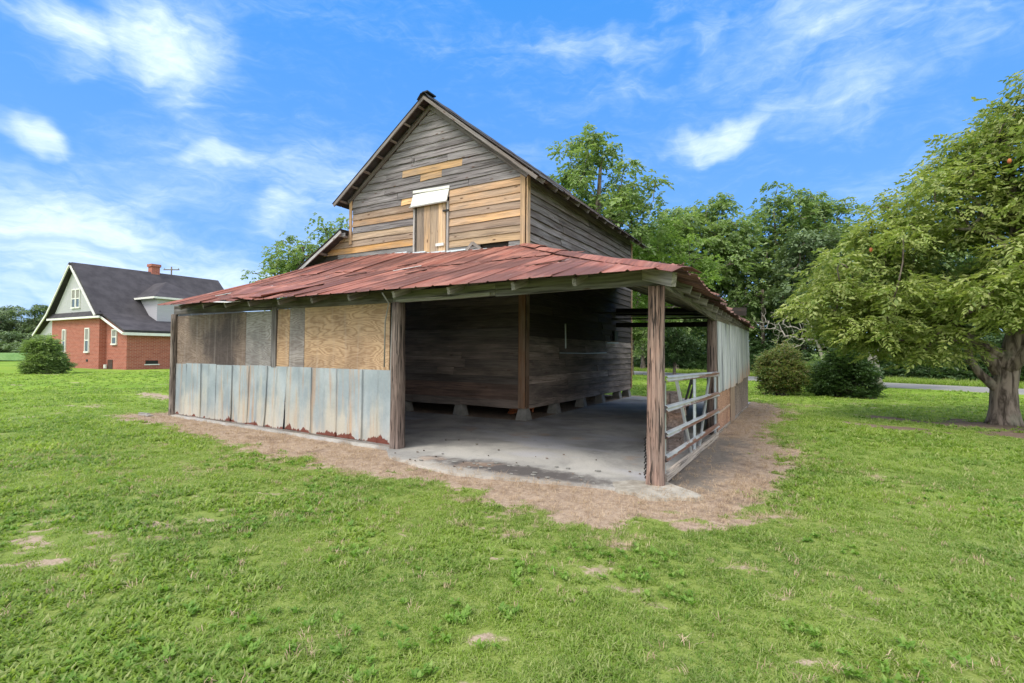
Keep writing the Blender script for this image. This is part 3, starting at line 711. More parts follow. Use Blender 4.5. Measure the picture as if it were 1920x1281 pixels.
vs = [(-11.4, BY, 3.85), (-9.6, BY, 3.85), (-9.6, BY, 4.85), (-11.4, BY+.0, 3.9), (-11.4, BY+.03, 3.85), (-9.6, BY+.03, 3.85), (-9.6, BY+.03, 4.85), (-11.4, BY+.03, 3.9)]
part('wall', vs, [(0, 1, 2, 3), (7, 6, 5, 4)], M['dark'], barn, (.06, .055, .05))

# ---- red shed roof round the front and right-hand side
TX = [-11.5, -10.0, -8.0, -6.2, -3.96]; TZ = [4.02, 4.16, 4.15, 4.0, 3.97]
def eave(x):
    y_ = float(np.interp(x, [-10.95, .42], [-.12, -.60])); z_ = float(np.interp(x, [-10.95, -7, .42], [2.53, 2.47, 2.43])); return y_, z_
def ztop(x): return float(np.interp(x, TX, TZ))
HIP0, HIP1 = V((.42, -.60, 2.43)), V((-3.98, 4.10, 3.97))
def roofpt(x, t):
    """t = 0 at the eave, 1 at the barn wall (or the plane carried on past the hip)"""
    ye, ze = eave(x); zt = ztop(min(x, -3.96))
    return V((x, ye+(4.10-ye)*t, ze+(zt-ze)*t - .05*math.sin(math.pi*t)))
def hip_t(x): return 1. if x <= -3.98 else max(0.04, (.42-x)/(4.40))
x = -11.02; i = 0
while x < .30:
    x1 = min(x+.62, .40)
    t0, t1 = hip_t(x), hip_t(x1)
    sp = .58
    for tier in (0, 1):
        a = 0. if tier == 0 else sp-.03; lo = a
        hi0, hi1 = (min(sp, t0), min(sp, t1)) if tier == 0 else (t0, t1)
        if tier == 1 and max(hi0, hi1) <= lo+.05: continue
        if tier == 1: hi0 = max(hi0, lo+.01); hi1 = max(hi1, lo+.01)
        js = R.uniform(-.018, .010) if tier == 0 else R.uniform(-.03, .03)
        lift = 0 if R.random() < .5 else R.choice([1, -1])*R.uniform(.004, .018)
        if tier == 0 and -8.9 < x < -7.9: lift = -.10
        up_ = V((0, 0, .012+.010*tier+.003*(i % 2)))
        sheet('roof_sheet', M['red'], roofpt(x, lo)+V((0, js, 0))+up_, roofpt(x1+.01, lo)+V((0, js+R.uniform(-.012, .012), 0))+up_, roofpt(x1+.01, hi1)+up_, roofpt(x, hi0)+up_, 2, .016, lift=lift, nseg=5, sag=.003)
    x = x1; i += 1
# a torn, lifted sheet edge and silvery scrapes left of the middle
sheet('torn_sheet', M['red'], V((-8.55, -.10, 2.60)), V((-7.15, -.22, 2.55)), V((-6.6, .75, 2.85)), V((-8.95, .62, 2.93)), 2, .02, sag=.004)
part('torn_flap', [(-8.55, -.30, 2.50), (-8.05, -.32, 2.47), (-7.95, -.12, 2.51), (-8.5, -.10, 2.545), (-8.55, -.30, 2.495), (-8.05, -.32, 2.465), (-7.95, -.12, 2.50), (-8.5, -.10, 2.54)], [(0, 1, 2, 3), (7, 6, 5, 4), (0, 4, 5, 1), (1, 5, 6, 2), (2, 6, 7, 3), (3, 7, 4, 0)], M['white'], barn)
for (x, t, L) in [(-9.6, .12, .5), (-7.0, .42, .35), (-5.9, .50, .5), (-5.0, .36, .25), (-9.0, .2, .5), (-6.3, .62, .3), (-2.15, .26, .55)]:
    a, b = roofpt(x, t)+V((0, 0, .05)), roofpt(x+L, t+.07)+V((0, 0, .06)); c_ = roofpt(x+L*.9, t+.085)+V((0, 0, .04)); d_ = roofpt(x, t+.02)+V((0, 0, .04))
    part('peeled_strip', [a, b, c_, d_, a-V((0, 0, .01)), b-V((0, 0, .01)), c_-V((0, 0, .01)), d_-V((0, 0, .01))], [(0, 1, 2, 3), (7, 6, 5, 4), (0, 4, 5, 1), (2, 6, 7, 3)], M['bright'] if R.random() < .6 else M['rusty'], barn)
# hip cap, in four overlapping lengths
for i in range(5):
    a = HIP1.lerp(HIP0, i/5); b = HIP1.lerp(HIP0, (i+1)/5+.015); dn = V((0, 0, -.045*math.sin(math.pi*(i+.5)/5)))
    n_ = (b-a).cross(V((0, 0, 1))).normalized(); zz = V((0, 0, .062-.008*i+R.uniform(0, .006)))
    vs = []
    for P in (a, b): vs += [P+dn+zz+n_*.17-V((0, 0, .055)), P+dn+zz+n_*.05, P+dn+zz-n_*.05, P+dn+zz-n_*.17-V((0, 0, .055))]
    vs += [v-V((0, 0, .004)) for v in vs]
    fs = [(0, 1, 5, 4), (1, 2, 6, 5), (2, 3, 7, 6), (8, 12, 13, 9), (9, 13, 14, 10), (10, 14, 15, 11), (4, 5, 13, 12), (5, 6, 14, 13), (6, 7, 15, 14), (0, 8, 9, 1), (1, 9, 10, 2), (2, 10, 11, 3), (0, 4, 12, 8), (3, 11, 15, 7)]
    part('hip_cap', vs, fs, M['red'], barn)
# right-hand roof slope
def rpt(y, t):
    xe = float(np.interp(y, [-.6, 2, 10.6], [.42, .40, .16])); ze = float(np.interp(y, [-.6, 2.3, 7.8, 10.6], [2.43, 2.31, 2.30, 2.25]))
    return V((xe+(-3.96-xe)*t, y, ze+(3.97-ze)*t-.04*math.sin(math.pi*t)))
y = -.58; i = 0
while y < 10.5:
    y1 = min(y+.60, 10.62)
    h0 = 1. if y > 4.1 else (y+.60)/4.70; h1 = 1. if y1 > 4.1 else (y1+.60)/4.70
    for tier in (0, 1):
        lo = 0 if tier == 0 else .5
        hi0, hi1 = (min(.54, h0), min(.54, h1)) if tier == 0 else (h0, h1)
        if tier == 1 and hi1 < .56: continue
        hi0 = max(hi0, lo+.01)
        js = R.uniform(-.05, .05); up_ = V((0, 0, .014+.01*tier+.003*(i % 2)))
        sheet('roof_sheet', M['rusty'], rpt(y, lo)+V((js, 0, 0))+up_, rpt(y1+.01, lo)+V((js+R.uniform(-.03, .03), 0, R.uniform(-.01, .02)))+up_, rpt(y1+.01, hi1)+up_, rpt(y, hi0)+up_, 3, .024, lift=R.choice([0, .03, -.03, .05]), nseg=4, sag=.004)
    y = y1; i += 1
# frame: posts, headers, rafters
WLs = -.048
def wy(x): return WLs*x-.01 if x < -4 else .06
def post(x, y, h, w_, name='post', seed=0, c=(.25, .165, .13), lean=(0, 0), n=14):
    rr = random.Random(seed); rings = 10; vs = []; fs = []
    prof = [(1+.10*math.cos(4*2*math.pi*j/n) + rr.uniform(-.07, .07)) for j in range(n)]
    for i in range(rings+1):
        t = i/rings; s = (w_/2)*(1.12-.14*t)*(1.08 if i == 0 else 1)
        for j in range(n):
            an = 2*math.pi*j/n+math.pi/4; r_ = s*prof[j]*(1+rr.uniform(-.025, .025))
            vs.append((x+lean[0]*t+r_*math.cos(an), y+lean[1]*t+r_*math.sin(an), -.03+(h+.03)*t))
    for i in range(rings):
        for j in range(n): a = i*n+j; b = i*n+(j+1) % n; fs.append((a, b, b+n, a+n))
    fs.append(tuple(range(rings*n, rings*n+n)))
    a = np.array(vs); cc = V((x, y, h/2))
    me = mesh(name, [V((v[2]-h/2, v[1]-y, -(v[0]-x))) for v in vs], fs, True)
    mw = Matrix(((0, 0, -1), (0, 1, 0), (1, 0, 0))).to_4x4(); mw.translation = cc
    return obj(name, me, M['post'], barn, mw, None, c)
post(0, 0, 2.33, .20, seed=1, c=(.30, .195, .155), lean=(.012, 0))
post(-4.10, .10, 2.33, .19, seed=2, c=(.20, .15, .13))
post(-11.5, .47, 2.40, .14, seed=3, c=(.16, .13, .11))
post(-7.52, .40, 2.36, .14, seed=4, c=(.20, .16, .145))
post(-.03, 4.27, 2.2, .19, seed=5, c=(.24, .17, .14))
post(-.06, 10.25, 2.25, .16, seed=6, c=(.18, .14, .12))
post(-.06, 7.3, 2.22, .14, seed=8, c=(.15, .12, .10))
post(-11.5, 6.2, 2.6, .14, seed=9); post(-11.5, 12.0, 2.6, .14, seed=10)
HG = (.20, .19, .172)
board('header_beam', barn, (.14, -.02, 2.445), (-2.22, .03, 2.425), (0, 0, 1), .19, .05, M['wood'], HG, 4, .006)
board('header_beam', barn, (-2.225, .03, 2.425), (-4.2, .11, 2.415), (0, 0, 1), .17, .05, M['wood'], (.22, .21, .18), 3, .006)
board('header_beam', barn, (-2.3, -.005, 2.36), (-4.1, .065, 2.345), (0, 0, 1), .045, .05, M['wood'], (.27, .26, .22), 3, .004)
board('header_beam', barn, (-4.2, .155, 2.44), (-7.6, .34, 2.46), (0, 0, 1), .20, .05, M['wood'], (.11, .095, .08), 4, .006)
board('header_beam', barn, (-7.6, .345, 2.46), (-11.55, .50, 2.50), (0, 0, 1), .20, .05, M['wood'], (.10, .085, .075), 4, .006)
board('header_beam', barn, (.06, .10, 2.43), (.02, 4.22, 2.26), (0, 0, 1), .19, .05, M['wood'], (.20, .19, .155), 5, .01)
board('header_beam', barn, (.03, 4.23, 2.26), (-.02, 10.4, 2.25), (0, 0, 1), .15, .05, M['wood'], (.20, .17, .15), 5, .01)
board('bearer', barn, (-4.02, 3.98, 3.82), (-11.3, 3.98, 3.84), (0, 0, 1), .15, .05, M['wood'], (.10, .085, .075))
for x in [-10.3, -9.33, -8.49, -7.66, -6.72, -5.78, -4.84, -3.84, -2.78, -1.72, -.86]:
    th = hip_t(x)-.02
    a = roofpt(x, .028)+V((0, 0, -.085)); b = roofpt(x, .5*th)+V((0, 0, -.075)); c_ = roofpt(x, th)+V((0, 0, -.075))
    board('rafter', barn, a, b, (0, 0, 1), .10, .05, M['wood'], (.27, .25, .215) if x > -4 else (.17, .15, .13))
    board('rafter', barn, b, c_, (0, 0, 1), .10, .05, M['wood'], (.12, .10, .085))
board('hip_rafter', barn, HIP0+V((-.10, .10, -.10)), HIP1+V((0, 0, -.12)), (0, 0, 1), .15, .06, M['wood'], (.30, .28, .24))
yy = .62
while yy < 10.6:
    th = 1. if yy > 4.1 else (yy+.6)/4.7
    a = rpt(yy, .03)+V((0, 0, -.08)); b = rpt(yy, .98*th)+V((0, 0, -.08))
    board('rafter', barn, a, b, (0, 0, 1), .10, .05, M['wood'], (.24, .22, .19)); yy += .62 if yy < 4.5 else .56
0 and board('fascia', barn, (.30, .0, 2.375), (.30, 2.2, 2.29), (0, 0, 1), .09, .025, M['wood'], (.26, .24, .20), 3, .006)
# overhead tier poles and planks at the back of the right bay
board('overhead_plank', barn, (-3.95, 10.35, 2.90), (.0, 10.3, 2.78), (0, 0, 1), .24, .05, M['dark'], (.03, .026, .022))
board('overhead_plank', barn, (-3.95, 10.36, 2.47), (.0, 10.32, 2.42), (0, 0, 1), .15, .05, M['dark'], (.03, .026, .022))
board('overhead_plank', barn, (-3.9, 9.9, 2.64), (-.3, 9.8, 2.58), (0, 1, 0), .30, .03, M['dark'], (.05, .04, .035))
board('overhead_plank', barn, (-3.9, 8.2, 2.72), (-.2, 8.2, 2.62), (0, 1, 0), .4, .03, M['dark'], (.04, .035, .03))
# front wall infill on the left: plywood above, galvanised sheets below
def wp(x, off): return V((x, wy(x)+off-.0, 0))
for (a, b, z0, z1, c, nm_) in [(-11.5, -8.52, 1.22, 2.345, (.27, .21, .17), 'dark stained weathered plywood panel'), (-8.51, -7.62, 1.215, 2.34, (.34, .325, .31), 'grey plywood panel with open grain'), (-7.42, -7.03, 1.235, 2.35, (.50, .34, .21), 'narrow tan plywood strip'), (-7.02, -6.57, 1.225, 2.355, (.33, .30, .28), 'grey plywood strip'), (-6.56, -4.34, 1.20, 2.345, (.52, .36, .225), 'large tan plywood panel with swirling grain')]:
    o = board('plywood_panel', barn, (a, wy(a)-.03, (z0+z1)/2+.01), (b, wy(b)-.03, (z0+z1)/2), (0, 0, 1), z1-z0, .014, M['ply'], c); o['label'] = nm_
board('batten', barn, (-4.30, wy(-4.3)-.02, 1.2), (-4.27, wy(-4.27)-.02, 2.34), (1, 0, 0), .06, .02, M['wood'], (.38, .37, .35))
board('post_face', barn, (-7.50, wy(-7.5)-.05, 1.23), (-7.50, wy(-7.5)-.05, 2.4), (1, 0, 0), .13, .03, M['wood'], (.13, .115, .105))
vs, fs = tube([(-4.00, -.36, 2.43), (-4.06, -.16, 2.30), (-4.24, -.045, 2.02), (-4.25, -.045, 1.3)], [.012]*4, 6); part('conduit', vs, fs, M['conc'], barn, smooth=True)
xs = [-11.58, -10.92, -10.26, -9.62, -8.98, -8.34, -7.70, -7.06, -6.32, -5.62, -4.96, -4.22]
for i in range(11):
    a, b = xs[i], xs[i+1]+.02; tl = {5: .07, 6: .10, 4: .05}.get(i, R.uniform(-.012, .012))
    za, zb = R.uniform(.045, .065), R.uniform(.045, .065); zt = 1.245+(.01 if i > 6 else 0)+R.uniform(-.012, .012)
    f_ = -.06-.006*(i % 2)
    sheet('wall_sheet', M['galv'], (a-tl, wy(a)+f_, za), (b-tl*.9, wy(b)+f_, zb), (b, wy(b)+f_+.01, zt), (a, wy(a)+f_+.01, zt), 2 if i else 3, .020, lift=R.choice([0, .012, -.012]), nseg=5, sag=.0035)
board('curb', barn, (-11.5, wy(-11.5)-.04, .03), (-4.25, wy(-4.25)-.07, .03), (0, 0, 1), .05, .05, M['wood'], (.22, .19, .16), 6, .006)
for i in range(20):   # left end wall
    yy = .6+i*.6; sheet('wall_sheet', M['galv'], (-11.62, yy+.6, .06), (-11.62, yy, .06), (-11.62, yy, 2.6), (-11.62, yy+.6, 2.6), 2, .02, nseg=2)
# right-hand wall
y = 4.34; i = 0
while y < 10.2:
    y1 = min(y+.6, 10.36)
    z0 = .80+(y-4.34)*.012+R.uniform(-.02, .02)+(.05 if y > 8.2 else 0); zt = 2.21
    sheet('wall_sheet', M['side_galv'], (.055+.008*(i % 2), y, z0-.02), (.055+.008*(i % 2), y1+.015, z0+R.uniform(-.01, .015)), (.03, y1+.015, zt), (.03, y, zt), 3, .018, lift=R.choice([0, .02]), nseg=4, sag=.004)
    y = y1; i += 1
o = board('plywood_panel', barn, (.03, 4.38, .43), (.03, 6.25, .45), (0, 0, 1), .86, .014, M['ply'], (.50, .30, .21)); o['label'] = 'pinkish brown plywood panel below side sheets'
board('batten', barn, (.045, 4.42, .40), (.045, 6.2, .42), (0, 0, 1), .05, .012, M['new'], (.62, .46, .36))
board('batten', barn, (.05, 6.62, .02), (.05, 6.62, .95), (0, 1, 0), .70, .016, M['new'], (.42, .30, .22))
o = board('plywood_panel', barn, (.025, 7.05, .47), (.025, 10.3, .50), (0, 0, 1), .95, .014, M['ply'], (.34, .27, .23)); o['label'] = 'grey brown plywood panel at far end of side wall'
board('sill_board', barn, (.03, 4.3, .03), (.01, 10.3, .03), (0, 0, 1), .06, .05, M['wood'], (.35, .31, .27))
# piers under the barn
def pier(x, y, h=.295):
    a, b = .145, .09; vs = [(x+sx_*a, y+sy_*a, -.02) for sx_, sy_ in ((-1, -1), (1, -1), (1, 1), (-1, 1))]+[(x+sx_*b, y+sy_*b, h) for sx_, sy_ in ((-1, -1), (1, -1), (1, 1), (-1, 1))]
    part('pier', vs, [(0, 1, 5, 4), (1, 2, 6, 5), (2, 3, 7, 6), (3, 0, 4, 7), (4, 5, 6, 7)], M['conc'], barn)
for x in (-4.09, -5.86, -7.62, -9.4): pier(x, 4.26); pier(x, 11.9)
for yy in (5.95, 7.75, 9.3, 10.95): pier(-4.12, yy); pier(-9.4, yy)
for yy in (6.5, 9.2): pier(-6.8, yy)
for yy in (4.3, 7.0, 9.6, 12.0): board('floor_joist', barn, (-4.06, yy, .33), (-9.5, yy, .33), (0, 0, 1), .12, .08, M['dark'], (.05, .04, .035))

# ---- things on and in the shed
def loose(name, label, cat, vs, fs, m, color=None, group=None, smooth=False):
    a = np.array([tuple(v) for v in vs]); c = V((float(a[:, 0].mean()), float(a[:, 1].mean()), float(a[:, 2].min())))
    o = obj(name, mesh(name, [V(v)-c for v in vs], fs, smooth), m, None, Matrix.Translation(c), None, color)
    return tag(o, label, cat, group)
v1, f1 = tube([(-3.90, 5.8, 1.54), (-3.89, 7.5, 1.53), (-3.90, 9.25, 1.55)], [.014]*3, 6)
loose('metal_pipe', 'long pale pipe fixed level along the dark side wall of the barn', 'pipe', v1, f1, M['bright'])
v1, f1 = tube([(-3.92, 6.2, 1.66), (-3.92, 6.18, 2.3)], [.022]*2, 6)
loose('metal_pipe', 'short upright pale pipe on the dark side wall above the level pipe', 'pipe', v1, f1, M['bright'])
v1, f1 = tube([(-3.90, 9.3, 1.86), (-3.90, 10.4, 1.88)], [.014]*2, 6)
loose('metal_pipe', 'short level metal rod near far end of dark side wall', 'rod', v1, f1, M['bright'])
v1, f1 = box(-3.97, -3.88, 10.0, 10.35, 1.95, 2.25); loose('switch_box', 'small black box on side wall above the short rod', 'box', v1, f1, M['black'])
v1, f1 = tube([(-3.3, 9.85, 2.70), (-.2, 9.7, 2.60)], [.02]*2, 6)
loose('metal_pipe', 'pale pipe lying across the overhead planks at the back of the bay', 'pipe', v1, f1, M['bright'])
rr = random.Random(4); ch = []
for i in range(9):
    x, y = -4.75+rr.uniform(-.3, .3), 5.3+rr.uniform(-.3, .3); a = rr.uniform(0, 3)
    ch.append(tube([(x, y, .02+.02*i), (x+.3*math.cos(a), y+.3*math.sin(a), .05+.02*i)], [.03, .02], 5))
v1, f1 = merge(ch); loose('scrap_pile', 'small heap of orange brown scrap wood under the barn corner', 'scrap wood', v1, f1, M['orange'])

gate = thing('farm_gate', 'galvanised rail gate with rusty streaks between corner post and tin side wall', 'gate', (.06, .2, 0))
def rail(y0, z0, y1, z1, hgt, rustiness, name='gate_rail'):
    prof = [(-.015, -.5), (.012, -.42), (.03, -.22), (.008, -.06), (.008, .06), (.03, .22), (.012, .42), (-.015, .5)]
    vs = []
    for (yy, zz) in ((y0, z0), ((y0+y1)/2, (z0+z1)/2+.004), (y1, z1)):
        vs += [(.085+a, yy, zz+b*hgt) for a, b in prof]+[(.08+a, yy, zz+b*hgt) for a, b in prof[::-1]]
    n = 16; fs = []
    for i in range(2):
        for j in range(n): a = i*n+j; b = i*n+(j+1) % n; fs.append((a, a+n, b+n, b))
    fs += [tuple(range(n)), tuple(range(3*n-1, 2*n-1, -1))]
    a = np.array(vs); c = V(((a.min(0)+a.max(0))/2).tolist())
    # local X along the rail so that rust streaks run along it
    me = mesh(name, [V((v[1]-c.y, v[2]-c.z, v[0]-c.x)) for v in vs], [f for f in fs])
    mw = Matrix(((0, 0, 1), (1, 0, 0), (0, 1, 0))).to_4x4(); mw.translation = c
    return obj(name, me, M['gate'], gate, mw, None, (rustiness, .5, .5))
for (z0, z1, h, ru) in [(1.245, 1.165, .088, .45), (.885, .785, .088, .6), (.575, .475, .080, .8), (.30, .205, .080, 1.1)]: rail(.13, z0, 4.24, z1, h, ru)
board('bottom_rail', gate, (.07, .13, .075), (.06, 4.24, .03), (0, 0, 1), .09, .06, M['wood'], (.52, .45, .38))
for (ya, za, yb, zb, w_) in [(.20, 1.22, .20, .05, .05), (4.10, 1.16, 4.10, .03, .05), (2.10, 1.18, 2.10, .05, .05), (.86, 1.20, 1.85, .06, .045), (3.45, 1.16, 2.45, .04, .045)]:
    board('gate_brace', gate, (.055, ya, za), (.055, yb, zb), (0, 1, 0), w_, .022, M['bright'])
    board('gate_brace', gate, (.038, ya+w_*.4, za), (.038, yb+w_*.4, zb), (1, 0, 0), .03, .006, M['bright'])
def chunk(label, c, sz, rz, color, seed):
    rr = random.Random(seed); vs = []; n = 7
    for zz in (0, .5, 1):
        for j in range(n):
            an = 2*math.pi*j/n; r_ = 1+rr.uniform(-.18, .18)
            vs.append(V((math.cos(an)*sz[0]*r_, math.sin(an)*sz[1]*r_, zz*sz[2]*(1+rr.uniform(-.05, .08)))))
    fs = []
    for i in range(2):
        for j in range(n): a = i*n+j; b = i*n+(j+1) % n; fs.append((a, b, b+n, a+n))
    fs += [tuple(range(n-1, -1, -1)), tuple(range(2*n, 3*n))]
    me = mesh('wood_block', vs, fs); mw = Matrix.Translation(V(c)) @ Matrix.Rotation(rz, 4, 'Z')
    o = obj('wood_block', me, M['wood'], None, mw, None, color); tag(o, label, 'wood block', 'wood blocks stacked inside the gate')
chunk('large grey wood block on the slab inside the gate, at bottom of its stack', (-.36, 2.35, .026), (.20, .22, .36), .3, (.26, .20, .17), 1)
chunk('brown split wood block lying in the middle of the stack behind the gate', (-.36, 2.40, .38), (.17, .20, .28), 1.0, (.30, .20, .15), 2)
chunk('pale split wood block on top of the stack behind the gate', (-.40, 2.62, .64), (.14, .17, .26), .1, (.42, .32, .26), 3)
chunk('dark wood block topmost behind the gate, near the corner post', (-.27, 2.28, .62), (.10, .12, .30), .5, (.16, .11, .09), 4)
chunk('low tan wood block standing on the slab right of the stack', (-.46, 2.95, .026), (.20, .18, .50), .9, (.36, .28, .22), 5)
chunk('tan wood block balanced on the low block right of the stack', (-.45, 3.0, .50), (.18, .16, .24), .2, (.42, .32, .25), 6)
fr = thing('leaning_ladder', 'black metal ladder-like stand leaning behind the gate', 'ladder', (-.3, 3.5, .026))
for dy in (0, .38): board('ladder_leg', fr, (-.45, 3.0+dy, .03), (-.20, 3.25+dy, 1.16), (0, 1, 0), .06, .03, M['black'])
for t in (.25, .55, .92): board('ladder_rung', fr, (-.45+.25*t, 3.0+.25*t, .03+1.13*t), (-.45+.25*t, 3.38+.25*t, .03+1.13*t), (0, 0, 1), .13 if t > .9 else .05, .025, M['black'])
v1, f1 = box(-.62, -.58, 2.3, 3.7, .03, .62); loose('leaning_board', 'dark brown board standing on edge behind the gate', 'board', v1, f1, M['dark'], (.10, .07, .055))
# chain hanging at the corner post
vs, fs = merge([tube([(-.13, .04, .55-.0*i-i*.035), (-.15+.012*(i % 2), .04+.012*((i+1) % 2), .52-i*.035)], [.009, .009], 5) for i in range(14)])
loose('gate_chain', 'short dark chain hanging on the inner side of the corner post', 'chain', vs, fs, M['black'])
vs, fs = merge([box(-12.2, -11.75, .05, .17, .0, .03), box(-12.35, -11.95, .12, .2, .03, .05)])
loose('board_offcut', 'pale board offcut lying on dirt by the left end of the tin wall', 'board', vs, fs, M['wood'], (.45, .42, .38))

# debris on the slab and litter
def flat_bits(name, n, area, size, m, seed):
    rr = random.Random(seed); L = []
    for i in range(n):
        x, y = area(rr); s = size*rr.uniform(.5, 1.3); a = rr.uniform(0, 6); z = .032
        pts = [(x+s*math.cos(a+q)*rr.uniform(.5, 1), y+s*.6*math.sin(a+q)*rr.uniform(.5, 1)) for q in (0, 1.3, 2.5, 3.9, 5.1)]
        vs = [(px, py, z) for px, py in pts]+[(px, py, z+.012) for px, py in pts]; L.append((vs, [(5, 6, 7, 8, 9), (4, 3, 2, 1, 0)]+[(j, (j+1) % 5, (j+1) % 5+5, j+5) for j in range(5)]))
    v, f = merge(L); return part(name, v, f, m, None, kind='stuff')
flat_bits('debris', 26, lambda r: (r.uniform(-3.2, -.4), r.uniform(-.5, .25)), .045, M['conc'], 3)
flat_bits('fallen_leaves', 24, lambda r: (r.uniform(-3.9, -.2), r.uniform(-.6, 1.5)), .022, M['bark'], 5)

# ================================================================== grass
def blade_tuft(seed, n, L, w_, spread, flat, broad=False):
    rr = random.Random(seed); vs, fs, lc = [], [], []
    for i in range(n):
        a = rr.uniform(0, 6.283); r0 = spread*math.sqrt(rr.random()); bx, by = r0*math.cos(rr.uniform(0, 6.283)), r0*math.sin(rr.uniform(0, 6.283))
        l = L*rr.uniform(.55, 1.15); lean = rr.uniform(flat*.4, flat)
        dx, dy = math.cos(a), math.sin(a); nx_, ny_ = -dy, dx; ww = w_*rr.uniform(.7, 1.2)
        m1 = (bx+dx*l*.45*math.sin(lean*.7), by+dy*l*.45*math.sin(lean*.7), l*.5*math.cos(lean*.7))
        tp = (bx+dx*l*math.sin(lean), by+dy*l*math.sin(lean), max(.006, l*math.cos(lean)))
        o = len(vs)
        vs += [(bx-nx_*ww*.4, by-ny_*ww*.4, 0), (bx+nx_*ww*.4, by+ny_*ww*.4, 0), (m1[0]+nx_*ww*.5, m1[1]+ny_*ww*.5, m1[2]), (m1[0]-nx_*ww*.5, m1[1]-ny_*ww*.5, m1[2]), tp]
        fs += [(o, o+1, o+2, o+3), (o+3, o+2, o+4)]; c = rr.random()**2.5; lc += [c]*5
    return vs, fs, lc
GT = [blade_tuft(i, 20, .046, .0062, .05, 1.40) for i in range(5)]+[blade_tuft(10+i, 13, .062, .0135, .040, 1.50) for i in range(3)]
def polar_points(n, r0, r1, a0, a1):
    r_ = np.sqrt(NR.uniform(r0*r0, r1*r1, n)); a = NR.uniform(a0, a1, n)
    th = a+YAW; return CAM.x+r_*np.sin(th), CAM.y+r_*np.cos(th), r_
def in_slab(x, y): return ((x > -11.65) & (x < .06) & (y > -.02-.045*np.minimum(x+4, 0)*1.) & (y < 12.1)) | ((x > -4.2) & (x < 0) & (y > -.6) & (y < 1))
bx_, by_, bs_ = [], [], []
HA = math.radians(72)
for (r0, r1, dn, s0) in [(.6, 3.2, 760, .86), (3.2, 5.5, 560, .92), (5.5, 9, 300, 1.1), (9, 15, 120, 1.4), (15, 26, 40, 1.9), (26, 46, 9, 2.6)]:
    ha = HA if r0 > 8 else math.radians(105)
    n = int(dn*(r1*r1-r0*r0)*ha); x, y, rr_ = polar_points(n, r0, r1, -ha, ha); bx_.append(x); by_.append(y); bs_.append(np.full(n, s0)*NR.uniform(.75, 1.25, n))
x = np.concatenate(bx_); y = np.concatenate(by_); s = np.concatenate(bs_)
dv = dirtf(x, y); keep = (NR.rand(len(x)) > dv*1.25-.05) & ~in_slab(x, y) & (y < road_y(x, 0)-.2)
x, y, s, dv = x[keep], y[keep], s[keep], dv[keep]
cl_ = fbm(x, y, 1.1, 77., 4); clump = fbm(x, y, 3.2, 21., 3)
s = s*(.76+.65*np.clip((clump-.35)*2, 0, 1))*(1-.35*dv)
s = np.where(s > 2, s*.62, s)
n = len(x); print('grass tufts', n)
rot = np.stack([NR.uniform(-.12, .12, n), NR.uniform(-.12, .12, n), NR.uniform(0, 6.28, n)], 1)
pick = np.where(fbm(x, y, .9, 91., 3)+NR.uniform(-.06, .06, n) > .47, NR.randint(5, 8, n), NR.randint(0, 5, n))
tv = np.clip(.5+(cl_-.5)*1.5+(clump-.5)*.3+NR.uniform(-.3, .3, n), 0, 1)
z = (fbm(x, y, .7, 50., 3)-.5)*.03-.016
o = scatter('grass', GT, np.stack([x, y, z], 1), rot, s, pick, tv, M['lawn']); o['kind'] = 'stuff'
# low broad-leaved weeds in the lawn, and dead stems among the grass
WT = [blade_tuft(60+i, 12, .050, .021, .022, 1.42) for i in range(4)]
n = 9000; x = NR.uniform(-7, 5, n); y = NR.uniform(-5.6, 1.5, n)
wd = fbm(x, y, .75, 120., 4); keep = (wd+NR.uniform(-.05, .05, n) > .56) & (dirtf(x, y) < .3) & ~in_slab(x, y); x, y = x[keep], y[keep]; n = len(x)
o = scatter('lawn_weeds', WT, np.stack([x, y, x*0+.0], 1), np.stack([NR.uniform(-.15, .15, n), NR.uniform(-.15, .15, n), NR.uniform(0, 6.28, n)], 1), NR.uniform(.55, 1.1, n), NR.randint(0, 4, n), NR.uniform(.1, .9, n), M['weeds']); o['kind'] = 'stuff'
n = 5200; x = NR.uniform(-9, 6, n); y = NR.uniform(-5.6, 3, n); keep = (fbm(x, y, 1.6, 140., 4)+NR.uniform(-.1, .1, n) > .52) & ~in_slab(x, y); x, y = x[keep], y[keep]; n = len(x)
o = scatter('dead_grass', [blade_tuft(80+i, 9, .06, .004, .05, 1.45) for i in range(3)], np.stack([x, y, x*0+.006], 1), np.stack([NR.uniform(-.1, .1, n), NR.uniform(-.1, .1, n), NR.uniform(0, 6.28, n)], 1), NR.uniform(.6, 1.1, n), NR.randint(0, 3, n), NR.rand(n), M['straw']); o['kind'] = 'stuff'
# straw on the worn ground
ST = [blade_tuft(40+i, 16, .085, .0028, .07, 1.56) for i in range(4)]
n = 6800; x = NR.uniform(-12.8, 1.8, n); y = NR.uniform(-2.4, 1.2, n)
n2 = 3000; x = np.concatenate([x, NR.uniform(-.0, 1.8, n2)]); y = np.concatenate([y, NR.uniform(-1, 12, n2)])
dv = dirtf(x, y); keep = (dv > .35) & ~(((x > -11.6) & (x < .02) & (y > -.048*x-.06)) | ((x > -4.1) & (x < -.1) & (y > -.5))) & ~((x < .75) & (x > 0) & (y > .1) & (y < 4) & (NR.rand(len(x)) < .75))
x, y = x[keep], y[keep]; n = len(x)
rot = np.stack([NR.uniform(-.1, .1, n), NR.uniform(-.1, .1, n), NR.uniform(0, 6.28, n)], 1)
o = scatter('straw_litter', ST, np.stack([x, y, np.where((x > -4.4) & (y > -.9), .012, .002)], 1), rot, NR.uniform(.4, 1.05, n), NR.randint(0, 4, n), NR.rand(n), M['straw']); o['kind'] = 'stuff'

